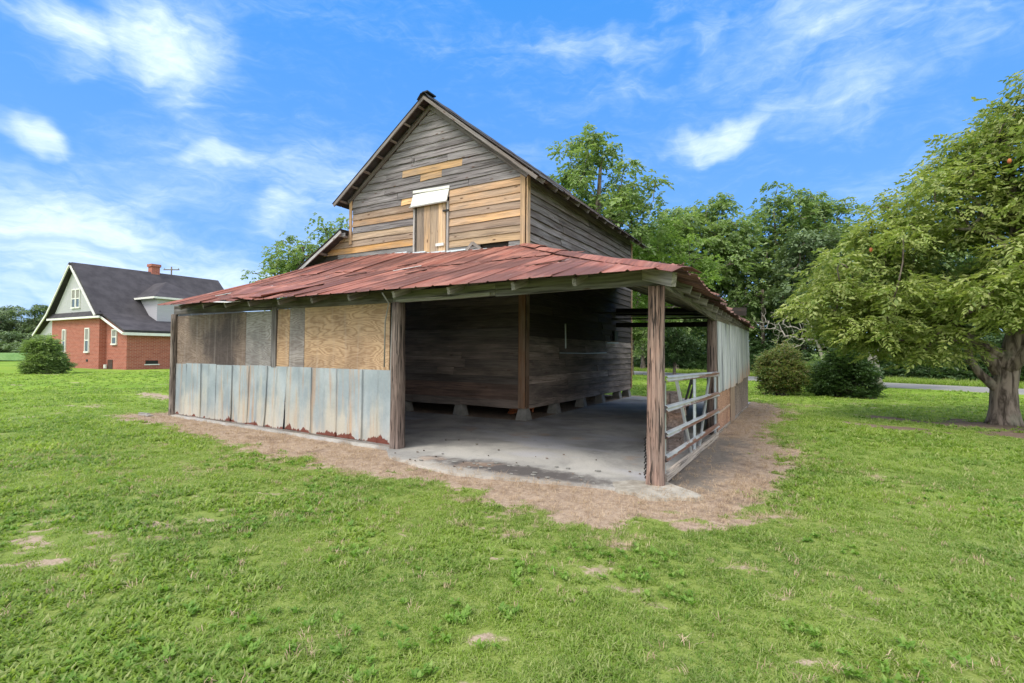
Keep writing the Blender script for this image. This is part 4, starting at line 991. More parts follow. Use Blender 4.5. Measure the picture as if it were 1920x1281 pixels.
# ================================================================== trees and shrubs
def sprig(seed, n, leaf, wid, L, droop=.4, cup=.25):
    rr = random.Random(seed); vs, fs, lc = [], [], []
    for i in range(n):
        t = (i+.6)/n; base = V((0, L*t, -droop*L*t*t))
        side = 1 if i % 2 else -1; an = side*rr.uniform(.5, 1.25); el_ = rr.uniform(-.7, .25)
        if i == n-1: an = 0
        dr = V((math.sin(an)*math.cos(el_), math.cos(an)*math.cos(el_), math.sin(el_))); l = leaf*rr.uniform(.7, 1.2); w_ = wid*l
        sd_ = dr.cross(V((rr.uniform(-.6, .6), rr.uniform(-.3, .3), 1))).normalized(); upv = sd_.cross(dr)
        o = len(vs); vs += [base, base+dr*l*.5+sd_*w_*.5+upv*cup*w_, base+dr*l, base+dr*l*.5-sd_*w_*.5+upv*cup*w_]
        fs += [(o, o+1, o+2), (o, o+2, o+3)]; c = rr.random()**1.6; lc += [c]*4
    return [tuple(v) for v in vs], fs, lc
def lean_pt(v): return v
def tree(name, label, cat, base, trunk_r, lobes, nclump, per, m, bark, leaf=(.16, .5, .35), nleaf=9, fork=.3, csz=.55, seed=1, flat=.6, group=None, trunkpts=None, minr=.012, open_=0., cls='tree', tvb=0., bare=False, twig=True, side=6, hang=0.):
    rr = np.random.RandomState(seed); B = V(base)
    root = thing(cls, label, cat, base, group)
    root.name = name; WL[root.name] = V(base)
    lobes = [tuple(q) for q in lobes]
    vol = np.array([q[3]*q[4]*q[5] for q in lobes])**.75; pr = vol/vol.sum()
    C = []; tries = 0
    while len(C) < nclump and tries < nclump*30:
        tries += 1
        q = lobes[rr.choice(len(lobes), p=pr)]; u = rr.normal(size=3); u /= np.linalg.norm(u); r_ = rr.rand()**.38
        c = np.array([q[0]+u[0]*q[3]*r_, q[1]+u[1]*q[4]*r_, q[2]+u[2]*q[5]*r_])
        if c[2] < .25: continue
        if any(np.linalg.norm(c-o_) < csz*.62 for o_ in C[-60:]): continue
        C.append(c)
    C = np.array(C)
    # skeleton: trunk nodes then each clump joins the nearest node that is nearer the root
    top = C[:, 2].max(); cx, cy = np.average(C[:, 0]), np.average(C[:, 1])
    nodes = []; par = []
    if trunkpts is None:
        zf = C[:, 2].min()*.5+top*fork*.5
        trunkpts = [(0, 0, -.15), (0, 0, max(.5, zf*.5)), (cx*.2, cy*.2, zf), (cx*.6, cy*.6, (zf+top)*.5), (cx, cy, top*.86)]
    for i in range(len(trunkpts)-1):
        a, b = V(trunkpts[i]), V(trunkpts[i+1]); ns = 4
        for j in range(ns):
            nodes.append(a.lerp(b, j/ns)); par.append(len(nodes)-2 if len(nodes) > 1 else -1)
    nodes.append(V(trunkpts[-1])); par.append(len(nodes)-2); ntr = len(nodes)
    hub = nodes[min(6, ntr-1)]
    order = np.argsort([np.linalg.norm(c-np.array(hub)) for c in C])
    for ci in order:
        c = V(C[ci].tolist()); best, bd = None, 1e9
        for i_, nn in enumerate(nodes):
            if i_ < 4: continue
            dd = (nn-c).length + .35*max(0, nn.z-c.z)*1.5 + .10*(nn-hub).length
            if dd < bd: bd, best = dd, i_
        a = nodes[best]; L = (c-a).length; ns = max(2, min(5, int(L/.5)+1)); prev = best
        for j in range(1, ns+1):
            t = j/ns; pt = a.lerp(c, t)+V((rr.normal()*.05*L*math.sin(math.pi*t), rr.normal()*.05*L*math.sin(math.pi*t), .12*L*math.sin(math.pi*t)))
            nodes.append(pt); par.append(prev); prev = len(nodes)-1
    nch = np.zeros(len(nodes)); leafs = set(range(len(nodes)))-set(par)
    wgt = np.zeros(len(nodes))
    for i_ in range(len(nodes)-1, -1, -1):
        if wgt[i_] == 0: wgt[i_] = 1
        if par[i_] >= 0: wgt[par[i_]] += wgt[i_]**1.0 if i_ in leafs else wgt[i_]
    rad = minr*np.sqrt(wgt); rad = rad*(trunk_r/max(rad[1], 1e-6)) if False else np.minimum(minr*wgt**.5, trunk_r*.62)
    for i_ in range(ntr): rad[i_] = max(rad[i_], trunk_r*(1-.75*i_/ntr)*(1.35 if i_ == 0 else 1.12 if i_ == 1 else 1))
    kids = {}
    for i_, p_ in enumerate(par): kids.setdefault(p_, []).append(i_)
    tv_, tf_ = tube([nodes[i_] for i_ in range(ntr)], [rad[i_] for i_ in range(ntr)], 12)
    tr = obj('trunk', mesh('trunk', tv_, tf_, True), bark, root, Matrix.Translation(B))
    parts_ = []
    for i_ in range(ntr, len(nodes)):
        p_ = par[i_]
        if p_ < ntr or kids[p_][0] != i_:   # start of a chain
            ch_ = [p_, i_]; cur = i_
            while cur in kids: cur = kids[cur][0]; ch_.append(cur)
            rs = [min(rad[ch_[1]]*1.15, rad[ch_[0]])]+[rad[q] for q in ch_[1:]]
            parts_.append(tube([nodes[q] for q in ch_], rs, side, False))
    if parts_:
        v, f = merge(parts_); obj('branches', mesh('branches', v, f, True), bark, root, Matrix.Translation(B))
    if bare:
        return root
    # leaves in drooping clumps
    n = len(C)*per; ci = np.repeat(np.arange(len(C)), per)
    g = rr.normal(size=(n, 3)); g /= np.linalg.norm(g, axis=1)[:, None]; g *= (rr.rand(n)**.45)[:, None]
    cs = csz*rr.uniform(.65, 1.25, len(C))
    P = C[ci]+g*np.stack([cs[ci], cs[ci], cs[ci]*flat], 1)
    P[:, 2] -= hang*np.abs(g[:, 0]*g[:, 0]+g[:, 1]*g[:, 1])*cs[ci]
    keep = P[:, 2] > .05; P = P[keep]; g = g[keep]; ci = ci[keep]; n = len(P)
    yaw = np.arctan2(-g[:, 0], g[:, 1])+rr.normal(size=n)*.6; pit = rr.uniform(-.7, .35, n)
    rot = np.stack([pit, rr.uniform(-.5, .5, n), yaw], 1)
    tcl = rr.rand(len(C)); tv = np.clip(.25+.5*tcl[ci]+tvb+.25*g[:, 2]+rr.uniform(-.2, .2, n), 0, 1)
    T = [sprig(seed*10+i_, nleaf, leaf[0], leaf[1], leaf[2]) for i_ in range(4)]
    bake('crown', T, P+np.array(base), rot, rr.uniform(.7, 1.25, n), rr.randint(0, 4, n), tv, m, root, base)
    return root

# the broad tree close on the right
hb = (5.38, 9.6, 0)
lob = [(.2, 0, 4.9, 2.3, 2.4, 2.1), (-2.2, -.3, 3.5, 1.7, 2.0, 1.4), (-3.15, -.6, 2.7, 1.2, 1.3, .95), (-1.7, -.8, 2.5, 1.3, 1.5, .9), (1.7, 0, 4.4, 2.2, 2.4, 2.2), (.7, .2, 6.7, 1.2, 1.4, 1.2), (-.5, .5, 5.9, .8, 1.1, .8), (-2.0, .2, 4.4, .9, 1.2, .7), (0, -1.6, 3.1, 1.6, 1.1, 1.0), (2.5, -1, 5.3, 2, 2, 2), (-2.6, -1, 2.3, 1.0, .9, .6), (-2.1, -.9, 1.95, 1.2, .9, .45), (-1.5, .1, 4.7, 1.1, 1.3, .9), (-.6, .2, 6.2, .9, 1, .8), (-2.8, 0, 3.6, 1.0, 1.2, .7), (1.1, .2, 7.3, 1.2, 1.2, .9)]
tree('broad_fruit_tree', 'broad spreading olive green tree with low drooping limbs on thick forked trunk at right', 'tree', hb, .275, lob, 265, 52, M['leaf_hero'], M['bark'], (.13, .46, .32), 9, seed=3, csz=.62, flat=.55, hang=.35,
     trunkpts=[(0, 0, -.1), (.0, 0, .8), (.12, .0, 1.5), (.35, .1, 2.6), (.3, .2, 4.6), (.1, .2, 6.6)], minr=.016)
# its two low limbs from the fork
hero = bpy.data.objects['broad_fruit_tree']
for pts, rs in [([(-.08, -.05, .75), (-.42, -.1, 1.12), (-.62, -.15, 1.45), (-.66, -.2, 1.95), (-1.0, -.3, 2.5)], [.12, .085, .08, .07, .05]), ([(-.05, 0, 1.15), (-.35, 0, 1.75), (-.8, 0, 2.1), (-1.7, -.1, 2.7)], [.17, .13, .11, .07]), ([(.05, -.05, 1.2), (.5, -.1, 1.9), (1.1, -.1, 2.6)], [.17, .13, .08])]:
    v, f = tube(pts, rs, 10); obj('limb', mesh('limb', v, f, True), M['bark'], hero, Matrix.Translation(V(hb)))
# fruit
rr = random.Random(2)
for (px, pz, py_) in [(-2.6, 3.9, -1.7), (-.45, 5.3, -2.35)]:
    v, f = tube([(px, py_, pz-.05), (px, py_, pz-.03), (px, py_, pz), (px, py_, pz+.03), (px, py_, pz+.05)], [.012, .03, .036, .03, .01], 8)
    obj('fruit', mesh('fruit', v, f, True), M['orange'], hero, Matrix.Translation(V(hb)))

# behind the barn
tree('hardwood_tree', 'tall open-crowned green tree rising above the rear of the barn roof', 'tree', (-8.6, 20.5, 0), .3, [(-.9, 0, 12.4, 1.7, 1.6, 1.7), (.2, 0, 10.2, 2.4, 2.2, 1.9), (1.9, 0, 10.4, 1.5, 1.5, 1.6), (-1.9, 0, 11.6, 1.0, 1.2, 1.0), (1.2, 0, 8.2, 2.4, 2.3, 1.8), (-1, 0, 8, 1.6, 2, 2)], 78, 26, M['leaf_mid'], M['bark'], (.22, .62, .42), 7, seed=5, csz=.66, flat=.75, minr=.02, tvb=.08)
tree('hardwood_tree', 'lighter yellow green tree lower behind the right end of the barn roof', 'tree', (-6.0, 24, 0), .25, [(-.9, 0, 8.2, 1.6, 1.6, 1.5), (.6, 0, 7.0, 1.8, 1.8, 1.6), (1.9, 0, 6.2, 1.3, 1.4, 1.2), (-.5, 0, 5.2, 2.4, 2, 2.0)], 74, 30, M['leaf_light'], M['bark'], (.2, .6, .4), 7, seed=6, csz=.75, flat=.7, minr=.02, tvb=.15)
tree('hardwood_tree', 'sparse twiggy tree showing over the left end of the red roof', 'tree', (-27.4, 16.3, 0), .25, [(-2.4, 0, 7.4, 2.0, 2, 1.3), (-.8, 0, 7.8, 1.7, 1.8, 1.6), (.6, 0, 7.4, 1.8, 1.8, 1.6), (1.9, 0, 8.7, .9, 1.2, 1.4), (3.6, 0, 9.0, 1.3, 1.4, 1.1), (0, 0, 5.5, 3, 2.5, 1.6)], 75, 15, M['leaf_mid'], M['bark'], (.26, .6, .42), 6, seed=8, csz=.75, flat=.8, minr=.022)
# the wood across the road
woods = [
 ('rounded mid green tree at left end of the wood across the road', (-10.8, 38.0), 11.8, 'leaf_mid', 3.6, 21),
 ('bushy bright green tree in the wood just right of the barn roof', (-7.9, 37.5), 13.4, 'leaf_mid', 3.3, 22),
 ('tall blue green tree with pointed top behind the bushy bright tree', (-5.9, 41), 15.4, 'leaf_mid', 3.4, 23),
 ('dense green tree in the wood above the side shed roof', (-3.4, 39), 12.3, 'leaf_mid', 3.2, 24),
 ('high airy tree standing over the power lines across the road', (-.4, 42.5), 15.6, 'leaf_mid', 3.4, 25),
 ('dark conifer-like tree left of the dead branches in the wood', (1.3, 38.0), 10.6, 'leaf_pine', 2.8, 26),
 ('tall thin-topped tree right of the airy tree in the wood', (2.7, 45), 15.0, 'leaf_mid', 3.0, 27),
 ('wide dull green tree in the wood behind the fruit tree crown', (6.3, 43.5), 12.4, 'leaf_pine', 4.2, 28),
 ('shaded broad tree in the wood seen left of the fruit tree trunk', (9.6, 38), 9.5, 'leaf_mid', 3.6, 29),
 ('dark tree in the wood straight behind the fruit tree trunk', (13.5, 36), 10.0, 'leaf_dark', 3.8, 30),
 ('tree at the far right edge of the wood', (18, 35), 12, 'leaf_mid', 4.2, 31)]
for i, (lab, (x, y), h, mm, rad, sd_) in enumerate(woods):
    rr = np.random.RandomState(sd_); L = []
    for q in range(9):
        t = q/8; zz = h*(.22+.68*t); rmax = rad*math.sin(math.pi*min(1, .28+.68*(1-t)))*.75
        an = rr.uniform(0, 6.28); off = rmax*.55
        L.append((off*math.cos(an), off*math.sin(an), zz, rmax*rr.uniform(.6, .9)+.4, rmax*.8+.4, h*.10))
    L.append((rr.uniform(-.8, .8), 0, h*.95, .9, .9, h*.07))
    if i in (4, 6): L += [(1.6, 0, h*.92, .8, .8, .7), (-1.4, 0, h*.88, .9, .9, .7)]
    tree('woodland_tree', lab, 'tree', (x, y, 0), .22, L, 95, 21, M[mm], M['bark'], (.30, .55, .5), 8, seed=sd_, csz=1.0, flat=.65, minr=.024, group='trees of the wood across the road', side=5, tvb=[0, .1, 0, .1, 0, 0, 0, -.1, 0, -.1, 0][i])
for lab, (x, y), h in [('small round dark tree seen between the corner post and the side post', (-6.6, 30.9), 3.9), ('leafy small tree seen between barn wall edge and corner post', (-9.2, 29.5), 5.8)]:
    tree('small_tree', lab, 'tree', (x, y, 0), .12, [(0, 0, h*.78, 1.2 if h < 5 else 2.2, 1.3, h*.2), (.3, 0, h*.6, 1.3 if h < 5 else 2.0, 1.2, h*.16), (0, 0, h*.4, .9 if h < 5 else 1.9, 1.2, h*.12)], 34, 34, M['leaf_mid' if h > 5 else 'leaf_dark'], M['bark'], (.16, .6, .32), 8, seed=int(h*10), csz=.55, minr=.014, tvb=.15)
# dead grey-branched tree and the forked pale trunk
tree('dead_tree', 'leafless tree with a tangle of pale grey branches between the shrubs', 'tree', (2.3, 22.5, 0), .12, [(-1.4, 0, 2.6, 1.2, 1.0, .9), (-.3, 0, 2.9, 1.3, 1.1, .9), (.6, 0, 2.3, 1.0, .9, .7), (-2.4, 0, 3.3, .9, .8, .6)], 230, 1, M['leaf_mid'], M['greybark'], seed=44, csz=.12, minr=.009, bare=True, side=4)
tree('crape_myrtle', 'small tree with two pale leaning trunks behind the dark round shrub', 'tree', (4.16, 22.0, 0), .17, [(-.6, 0, 3.2, 1.3, 1.2, .8), (.5, 0, 3.6, 1.2, 1.2, .9), (-1.4, 0, 2.6, .8, .9, .5)], 42, 34, M['leaf_light'], M['greybark'], (.12, .5, .3), 8, seed=45, csz=.5, minr=.016, trunkpts=[(0, 0, -.1), (-.1, 0, .8), (-.25, 0, 1.7), (-.4, 0, 2.6)])
o2 = bpy.data.objects['crape_myrtle']; v, f = tube([(.18, 0, -.1), (.12, 0, .7), (.0, 0, 1.5), (.3, 0, 2.6)], [.15, .10, .09, .05], 10); obj('second_trunk', mesh('second_trunk', v, f, True), M['greybark'], o2, Matrix.Translation(V((4.16, 22.0, 0))))

def shrub(name, label, base, rx, rz, ncl, per, m, leaf, seed, stems=True, top=None, csz=.32):
    rr = np.random.RandomState(seed); root = thing(name, label, 'shrub', base); root.name = name; WL[root.name] = V(base)
    u = rr.normal(size=(ncl, 3)); u /= np.linalg.norm(u, axis=1)[:, None]; u[:, 2] = np.abs(u[:, 2])*1.0
    r_ = rr.uniform(.62, 1.0, ncl)**.5; wob = 1+.30*np.sin(u[:, 0]*4+seed)*np.cos(u[:, 2]*5+seed)+rr.uniform(-.12, .2, ncl)
    C = np.stack([u[:, 0]*rx*r_*wob, u[:, 1]*rx*r_*wob, .12*rz+u[:, 2]*rz*.86*r_*wob+rr.uniform(-.1, .1, ncl)], 1)
    if stems: C[:, 0] *= (.55+.45*np.clip(C[:, 2]/(rz*.55), 0, 1)); C[:, 1] *= (.55+.45*np.clip(C[:, 2]/(rz*.55), 0, 1))
    else: low = C[:, 2] < rz*.45; C[low, 2] -= rz*.10*rr.rand(low.sum())
    n = ncl*per; ci = np.repeat(np.arange(ncl), per); g = rr.normal(size=(n, 3)); g /= np.linalg.norm(g, axis=1)[:, None]; g *= (rr.rand(n)**.5)[:, None]
    P = C[ci]+g*csz*np.array([1, 1, .7]); P[:, 2] = np.maximum(P[:, 2], .06)
    o_ = P/np.array([rx, rx, rz]); yaw = np.arctan2(-o_[:, 0], o_[:, 1])+rr.normal(size=n)*.7
    rot = np.stack([rr.uniform(-.2, .9, n), rr.uniform(-.5, .5, n), yaw], 1)
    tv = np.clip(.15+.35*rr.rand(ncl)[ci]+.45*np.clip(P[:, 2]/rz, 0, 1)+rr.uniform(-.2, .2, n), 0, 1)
    L = [tube([(rr.uniform(-.25, .25)*rx, rr.uniform(-.25, .25)*rx, -.05), (c[0]*.5+rr.uniform(-.1, .1), c[1]*.5, c[2]*.5), tuple(c)], [.022, .016, .008], 5, False) for c in C[::2]]
    v, f = merge(L); obj('stems', mesh('stems', v, f, True), M['bark'], root, Matrix.Translation(V(base)))
    bake('foliage', [sprig(seed*7+i_, 9, leaf, .48, leaf*2.4) for i_ in range(4)], P+np.array(base), rot, rr.uniform(.7, 1.25, n), rr.randint(0, 4, n), tv, m, root, base)
    return root
shrub('leggy_shrub', 'leggy multi-stemmed shrub with reddish tips right of the shed side wall', (.66, 15.9, 0), .60, 1.62, 90, 30, M['leaf_red'], .085, 51)
shrub('round_shrub', 'round glossy dark green shrub on the lawn left of the pale trunks', (2.74, 16.6, 0), .70, 1.55, 130, 40, M['leaf_dark'], .085, 52, False)
shrub('wide_shrub', 'wide green shrub on the lawn in front of the brick house corner', (-41.2, 7.5, 0), .82, 1.95, 120, 40, M['leaf_mid'], .13, 53, False, csz=.33)
shrub('low_shrub', 'small dull green bush between the leggy shrub and the round shrub', (1.9, 18.2, 0), .4, 1.2, 50, 30, M['leaf_mid'], .08, 54)

# undergrowth at the foot of the wood, verge grass, crop field
n = 9000; t = NR.rand(n); x = -16+44*t; y = road_y(x, 1)+3.2+np.abs(NR.normal(size=n))*2.2; hmax = .5+2.2*fbm(x, x*0, .45, 5., 3)**1.2
z = NR.rand(n)**.8*hmax*np.clip((y-road_y(x, 1)-2.6)/2., .15, 1.3)
rot = np.stack([NR.uniform(-.4, .9, n), NR.uniform(-.5, .5, n), NR.uniform(0, 6.28, n)], 1)
o = scatter('undergrowth', [sprig(600+i, 9, .2, .55, .45) for i in range(4)], np.stack([x, y, z], 1), rot, NR.uniform(.8, 1.6, n), NR.randint(0, 4, n), np.clip(fbm(x, y, .5, 8., 3)+NR.uniform(-.3, .2, n), 0, 1), M['leaf_dark']); o['kind'] = 'stuff'
n = 9000; x = NR.uniform(-22, 26, n); y = road_y(x, 1)+.3+NR.rand(n)*3.2
rot = np.stack([NR.uniform(-.1, .1, n), NR.uniform(-.1, .1, n), NR.uniform(0, 6.28, n)], 1)
o = scatter('verge_grass', [blade_tuft(70+i, 20, .30, .02, .16, .9) for i in range(4)], np.stack([x, y, x*0], 1), rot, NR.uniform(.6, 1.3, n), NR.randint(0, 4, n), NR.uniform(.3, 1, n), M['lawn']); o['kind'] = 'stuff'
# the dark mass of the wood further back, read as one
n = 7000; x = NR.uniform(-30, 50, n); dd = NR.rand(n); y = road_y(x, 1)+13+dd*9; z = NR.rand(n)*(6.2+2.6*fbm(x, x*0, .2, 2., 3))
rot = np.stack([NR.uniform(-.7, .4, n), NR.uniform(-.5, .5, n), NR.uniform(0, 6.28, n)], 1)
o = scatter('far_wood', [sprig(650+i, 10, .42, .6, .8) for i in range(4)], np.stack([x, y, z], 1), rot, NR.uniform(1, 1.9, n), NR.randint(0, 4, n), NR.uniform(0, .6, n), M['leaf_mid']); o['kind'] = 'stuff'

# far left: pines behind a crop field
k = mat('crop_rows', .9); n1 = k.noise(k.map(k.pos, (.3, 1.2, 1)), 1., 5.); n2 = k.noise(k.pos, 3., 4.)
M['crop'] = k.out(k.mix(k.ss(n1, .3, .7), k.mix(n2, (.07, .17, .03, 1), (.15, .27, .06, 1)), (.17, .29, .08, 1)), n2, .8, .2)
vs, fs = [], []
for i in range(60):
    for j in range(30):
        x = -86-j*3.4; y = -20+i*2.2; vs.append((x, y, (0. if j == 0 else .75)+.25*float(fbm(x, y, .7, 3., 2))))
for i in range(59):
    for j in range(29): a = i*30+j; fs.append((a, a+1, a+31, a+30)[::-1])
part('crop_field', vs, fs, M['crop'], None, kind='structure')
lf = [('pine at the far left edge of the photo behind the crop field', -14, 100, 575, 61, 4.2), ('tall pine with layered crown at far left behind the crops', 22, 104, 574, 62, 4.6), ('wide pine directly left of the brick house roof', 62, 102, 572, 63, 4.8), ('pine half hidden by the brick house eave', 92, 108, 578, 64, 4.2), ('lower dark broad tree under the pines left of the house', 45, 97, 606, 65, 4.6), ('low dark tree at the far left edge below the pines', 5, 96, 612, 66, 4.4), ('low dark tree against the brick house side', 82, 96, 606, 67, 4.4)]
for lab, px, D, py, sd_, rad in lf:
    dv_ = fw*F_PX + r2*(px-960) - u2*(py-640.5); P = CAM+dv_*(D/dv_.dot(fw)); h = P.z; rr = np.random.RandomState(sd_); L = []
    for q in range(7):
        t = q/6; zz = h*((.42 if py < 600 else .18)+.52*t); rm = rad*(1-.45*t); an = rr.uniform(0, 6.28)
        L.append((rm*.6*math.cos(an), rm*.6*math.sin(an), zz, rm*.75, rm*.75, h*.07 if py < 600 else h*.14))
    tree('pine_tree' if py < 600 else 'broadleaf_tree', lab, 'tree', (P.x, P.y, 0), .26, L, 46, 22, M['leaf_pine'], M['bark'], (.5, .4, .9), 8, seed=sd_, csz=1.15, flat=.45, minr=.04, group='trees behind the crop field', side=5, tvb=.25)
n = 3500; x = NR.uniform(-165, -125, n); y = NR.uniform(0, 75, n); x = -150+NR.normal(size=n)*5; z = NR.rand(n)*3.6
o = scatter('far_thicket', [sprig(680+i, 10, .6, .6, 1.) for i in range(4)], np.stack([x, y, z], 1), np.stack([NR.uniform(-.7, .4, n), NR.uniform(-.5, .5, n), NR.uniform(0, 6.28, n)], 1), NR.uniform(1, 2, n), NR.randint(0, 4, n), NR.uniform(0, .6, n), M['leaf_dark']); o['kind'] = 'stuff'

# ================================================================== the brick house
k = mat('brick', .85, 0, .2)
s_ = k.n('ShaderNodeSeparateXYZ', {}, Vector=k.pos)
uv = k.n('ShaderNodeCombineXYZ', {}, X=k.m('ADD', s_.outputs[0], s_.outputs[1]), Y=s_.outputs[2], Z=0.).outputs[0]
br = k.n('ShaderNodeTexBrick', {}, Vector=uv, Color1=(.30, .075, .05, 1), Color2=(.40, .12, .08, 1), Mortar=(.42, .27, .22, 1), Scale=1., Mortar_Size=.012, Brick_Width=.34, Row_Height=.11)
M['brick'] = k.out(br.outputs['Color'], br.outputs['Fac'], .2, .01)
k = mat('clapboard', .6, 0, .3); s_ = k.n('ShaderNodeSeparateXYZ', {}, Vector=k.pos)
fr_ = k.m('FRACT', k.m('MULTIPLY', s_.outputs[2], 6.2))
M['clap'] = k.out((.56, .55, .60), fr_, .8, .05)
k = mat('asphalt_shingle', .95, 0, .1); n1 = k.noise(k.pos, 1.1, 5., .6); n2 = k.noise(k.pos, 14., 3., .7)
M['shingle'] = k.out(k.mix(k.ss(n1, .3, .7), k.mix(n2, (.038, .036, .042, 1), (.075, .07, .078, 1)), (.085, .08, .088, 1)), n2, .4, .02)
M['glass'] = simple('window_glass', (.10, .12, .13), .12, .2, 2.)
H = thing('brick_house', 'one storey red brick house with steep dark shingle roof and white gable', 'house', (-50, 18, 0))
GY = 13.0
for (x0, x1, y0, y1, z1) in [(-57.2, -48.0, GY, 25.5, 4.12), (-48.0, -44.5, GY+.47, 24.5, 2.85)]:
    part('wall', *box(x0, x1, y0, y1, -.1, z1), M['brick'], H)
# sloping top of the wing's front wall
part('wall', [(-48., GY+.47, 2.85), (-44.5, GY+.47, 2.85), (-48., GY+.47, 4.30), (-48., GY+.75, 2.85), (-44.5, GY+.75, 2.85), (-48., GY+.75, 4.30)], [(0, 1, 2), (5, 4, 3), (1, 4, 5, 2), (0, 2, 5, 3), (0, 3, 4, 1)], M['brick'], H)
RX, RZ = -52.75, 8.85
def slab_poly(name, pts, th, m, parent=H):
    n = len(pts); P = [V(p) for p in pts]; nr_ = (P[1]-P[0]).cross(P[2]-P[1]).normalized(); 
    vs = P+[p-nr_*th for p in P]; fs = [tuple(range(n)), tuple(range(2*n-1, n-1, -1))]+[(i, i+n, (i+1) % n+n, (i+1) % n) for i in range(n)]
    return part(name, vs, fs, m, parent)
# gable
part('gable_siding', [(-57.0, GY-.02, 4.3), (-48.0, GY-.02, 4.3), (RX, GY-.02, RZ-.25), (-57.0, GY+.2, 4.3), (-48.0, GY+.2, 4.3), (RX, GY+.2, RZ-.25)], [(0, 1, 2), (5, 4, 3), (0, 3, 4, 1), (1, 4, 5, 2), (2, 5, 3, 0)], M['clap'], H)
roof = slab_poly('roof', [(RX, 12.7, RZ), (-47.85, 12.7, 4.30), (-47.85, 25.2, 4.30), (RX, 25.2, RZ)][::-1], .18, M['shingle'])
if roof: pass
slab_poly('roof', [(RX, 25.2, RZ), (-57.2, 25.2, 4.75), (-57.2, 12.6, 4.75), (RX, 12.6, RZ)][::-1], .18, M['shingle'])
slab_poly('roof', [(-57.2, 25.2, 4.75), (-60.1, 25.2, 2.95), (-60.1, 12.6, 2.95), (-57.2, 12.6, 4.75)][::-1], .18, M['shingle'])
slab_poly('roof', [(-48.0, 13.1, 4.42), (-44.15, 13.1, 2.95), (-44.15, 25.0, 2.95), (-48.1, 25.0, 4.45)][::-1], .16, M['shingle'])
slab_poly('roof', [(-57.3, 12.70, 4.26), (-47.9, 12.70, 4.26), (-47.9, 12.98, 4.72), (-57.3, 12.98, 4.72)], .08, M['shingle'])   # pent strip below the gable
def trim(p0, p1, w_=.22, nrm=(0, 0, 1)): board('trim', H, p0, p1, nrm, w_, .08, M['white'])
trim((RX, 12.66, RZ-.20), (-48.0, 12.66, 4.32), .16); trim((RX, 12.56, RZ-.16), (-57.2, 12.56, 4.62), .16); trim((-57.2, 12.56, 4.62), (-60.15, 12.56, 2.80), .16)
trim((-57.3, 12.66, 4.18), (-47.2, 12.66, 4.18), .16); trim((-48.2, 13.02, 4.30), (-44.1, 13.02, 2.80), .15); trim((-44.1, 13.05, 2.80), (-44.1, 25, 2.80), .22)
board('soffit', H, (-57.25, 12.86, 4.13), (-47.9, 12.86, 4.13), (0, 1, 0), .3, .04, M['white'])
slab_poly('porch_gable', [(-57.2, 13.0, 2.85), (-57.2, 13.0, 4.3), (-60.0, 13.0, 2.85)], .1, M['clap'])
def house_window(x0, x1, z0, z1, y, pr=.0, arch=False):
    w0 = part('window', *box(x0, x1, y-.05, y-.01, z0, z1), M['glass'], H)
    c = V(((x0+x1)/2, y-.03, (z0+z1)/2)); WL[w0.name] = c
    f = merge([box(x0-.09, x0, y-.09, y-.0, z0-.1, z1+.1), box(x1, x1+.09, y-.09, y-.0, z0-.1, z1+.1), box(x0, x1, y-.09, y, z1, z1+.1), box(x0-.12, x1+.12, y-.13, y, z0-.12, z0-.0), box(x0, x1, y-.085, y-.05, (z0+z1)/2-.04, (z0+z1)/2+.04)])
    vs = [V(v)-c for v in f[0]]; me = mesh('window_frame', vs, f[1]); o = bpy.data.objects.new('window_frame', me); col.objects.link(o); me.materials.append(M['white']); o.parent = w0
    v2 = box(x0, x1, y-.06, y-.052, (z0+z1)/2+.04, z1-.0); me = mesh('window_blind', [V(v)-c for v in v2[0]], v2[1]); o = bpy.data.objects.new('window_blind', me); col.objects.link(o); me.materials.append(M['conc']); o.parent = w0
house_window(-54.75, -54.25, 1.4, 3.2, GY); house_window(-50.35, -49.75, 1.4, 3.25, GY)
house_window(-53.0, -52.38, 5.15, 6.6, GY-.02); house_window(-52.18, -51.56, 5.15, 6.6, GY-.02)
house_window(-46.8, -46.15, 2.05, 3.1, GY+.47)
for x in (-53.6, -50.2): part('vent', *box(x, x+.3, GY-.03, GY+.01, .55, .75), M['black'], H)
part('crawl_door', *box(-47.55, -46.75, GY+.43, GY+.5, .0, .75), M['dark'], H, (.08, .05, .04))
part('vent', *box(-44.52, -44.46, 14.8, 15.7, .42, .70), M['black'], H); part('vent_sill', *box(-44.52, -44.42, 14.7, 15.8, .33, .41), M['white'], H)
part('chimney', *merge([box(-53.1, -52.4, 18.75, 19.45, 8.3, 9.5), box(-53.18, -52.32, 18.67, 19.53, 9.5, 9.75)]), M['brick'], H)
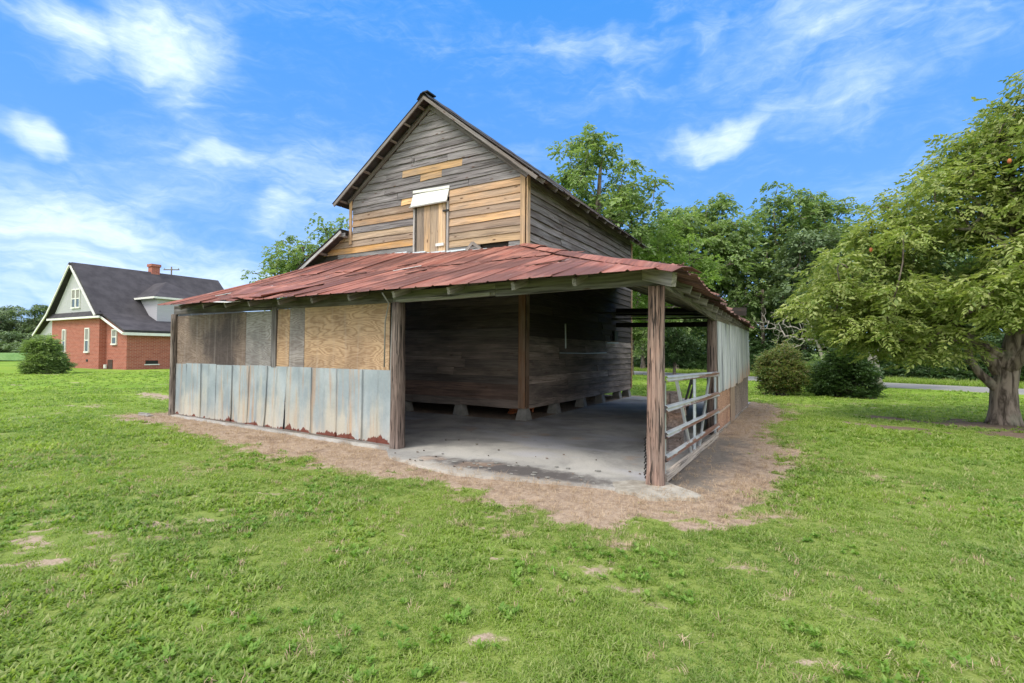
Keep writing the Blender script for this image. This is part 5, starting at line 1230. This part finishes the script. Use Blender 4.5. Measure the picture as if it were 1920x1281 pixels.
# dormer
part('dormer_wall', *box(-50.5, -46.5, 16.5, 20.5, 3.6, 6.0), M['clap'], H)
P0 = (-46.1, 16.1, 6.05); P1 = (-46.1, 20.9, 6.05); P2 = (-51.6, 20.9, 6.05); P3 = (-51.6, 16.1, 6.05); PK = (-49.2, 18.5, 7.75); PB = (-52.2, 18.5, 7.75)
part('dormer_roof', [P0, P1, P2, P3, PK, PB], [(0, 1, 4), (1, 2, 5, 4), (3, 0, 4, 5), (0, 3, 2, 1), (2, 3, 5)], M['shingle'], H)
trim((-46.1, 16.05, 6.0), (-46.1, 20.9, 6.0), .16); trim((-46.1, 16.07, 6.0), (-50.2, 16.07, 6.0), .16)
v, f = tube([(-47.6, GY+.3, .35), (-47.6, GY+.3, .05)], [.12, .12], 8); part('white_pipe', v, f, M['white'], H)

# utility poles and wires
def pole(label, P, h, arm, dirv):
    o = thing('utility_pole', label, 'utility pole', P, 'utility poles'); B = V(P)
    v, f = tube([B+V((0, 0, -.2)), B+V((0, 0, h))], [.16, .11], 8); part('pole', v, f, M['bark'], o, smooth=True)
    board('cross_arm', o, B+V((0, 0, h-.5))-V(dirv)*arm, B+V((0, 0, h-.5))+V(dirv)*arm, (0, 0, 1), .16, .12, M['bark'])
    for s in (-.9, 0, .9):
        c = B+V(dirv)*arm*s+V((0, 0, h-.42)); v, f = tube([c, c+V((0, 0, .1)), c+V((0, 0, .22))], [.05, .07, .03], 6); part('insulator', v, f, M['conc'], o)
pole('utility pole with crossarm showing above the brick house roof', (-89.9, 38.9, 0), 15.4, 1.3, rt)
pole('utility pole standing among the trees across the road', (-1.5, 38.6, 0), 6.6, .9, (.45, .89, 0))
wl = thing('power_line', 'thin power lines strung in front of the wood across the road', 'power line', (-1.5, 37.6, 0))
for dz_ in (6.25, 5.85, 5.2):
    pts = [(-14+i*2.2, 43.6-.5*i*1.05*1.0, dz_+.012*(i-6)**2-.3+.0) for i in range(16)]; v, f = tube(pts, [.018]*16, 4); part('wire', v, f, M['conc'], wl)
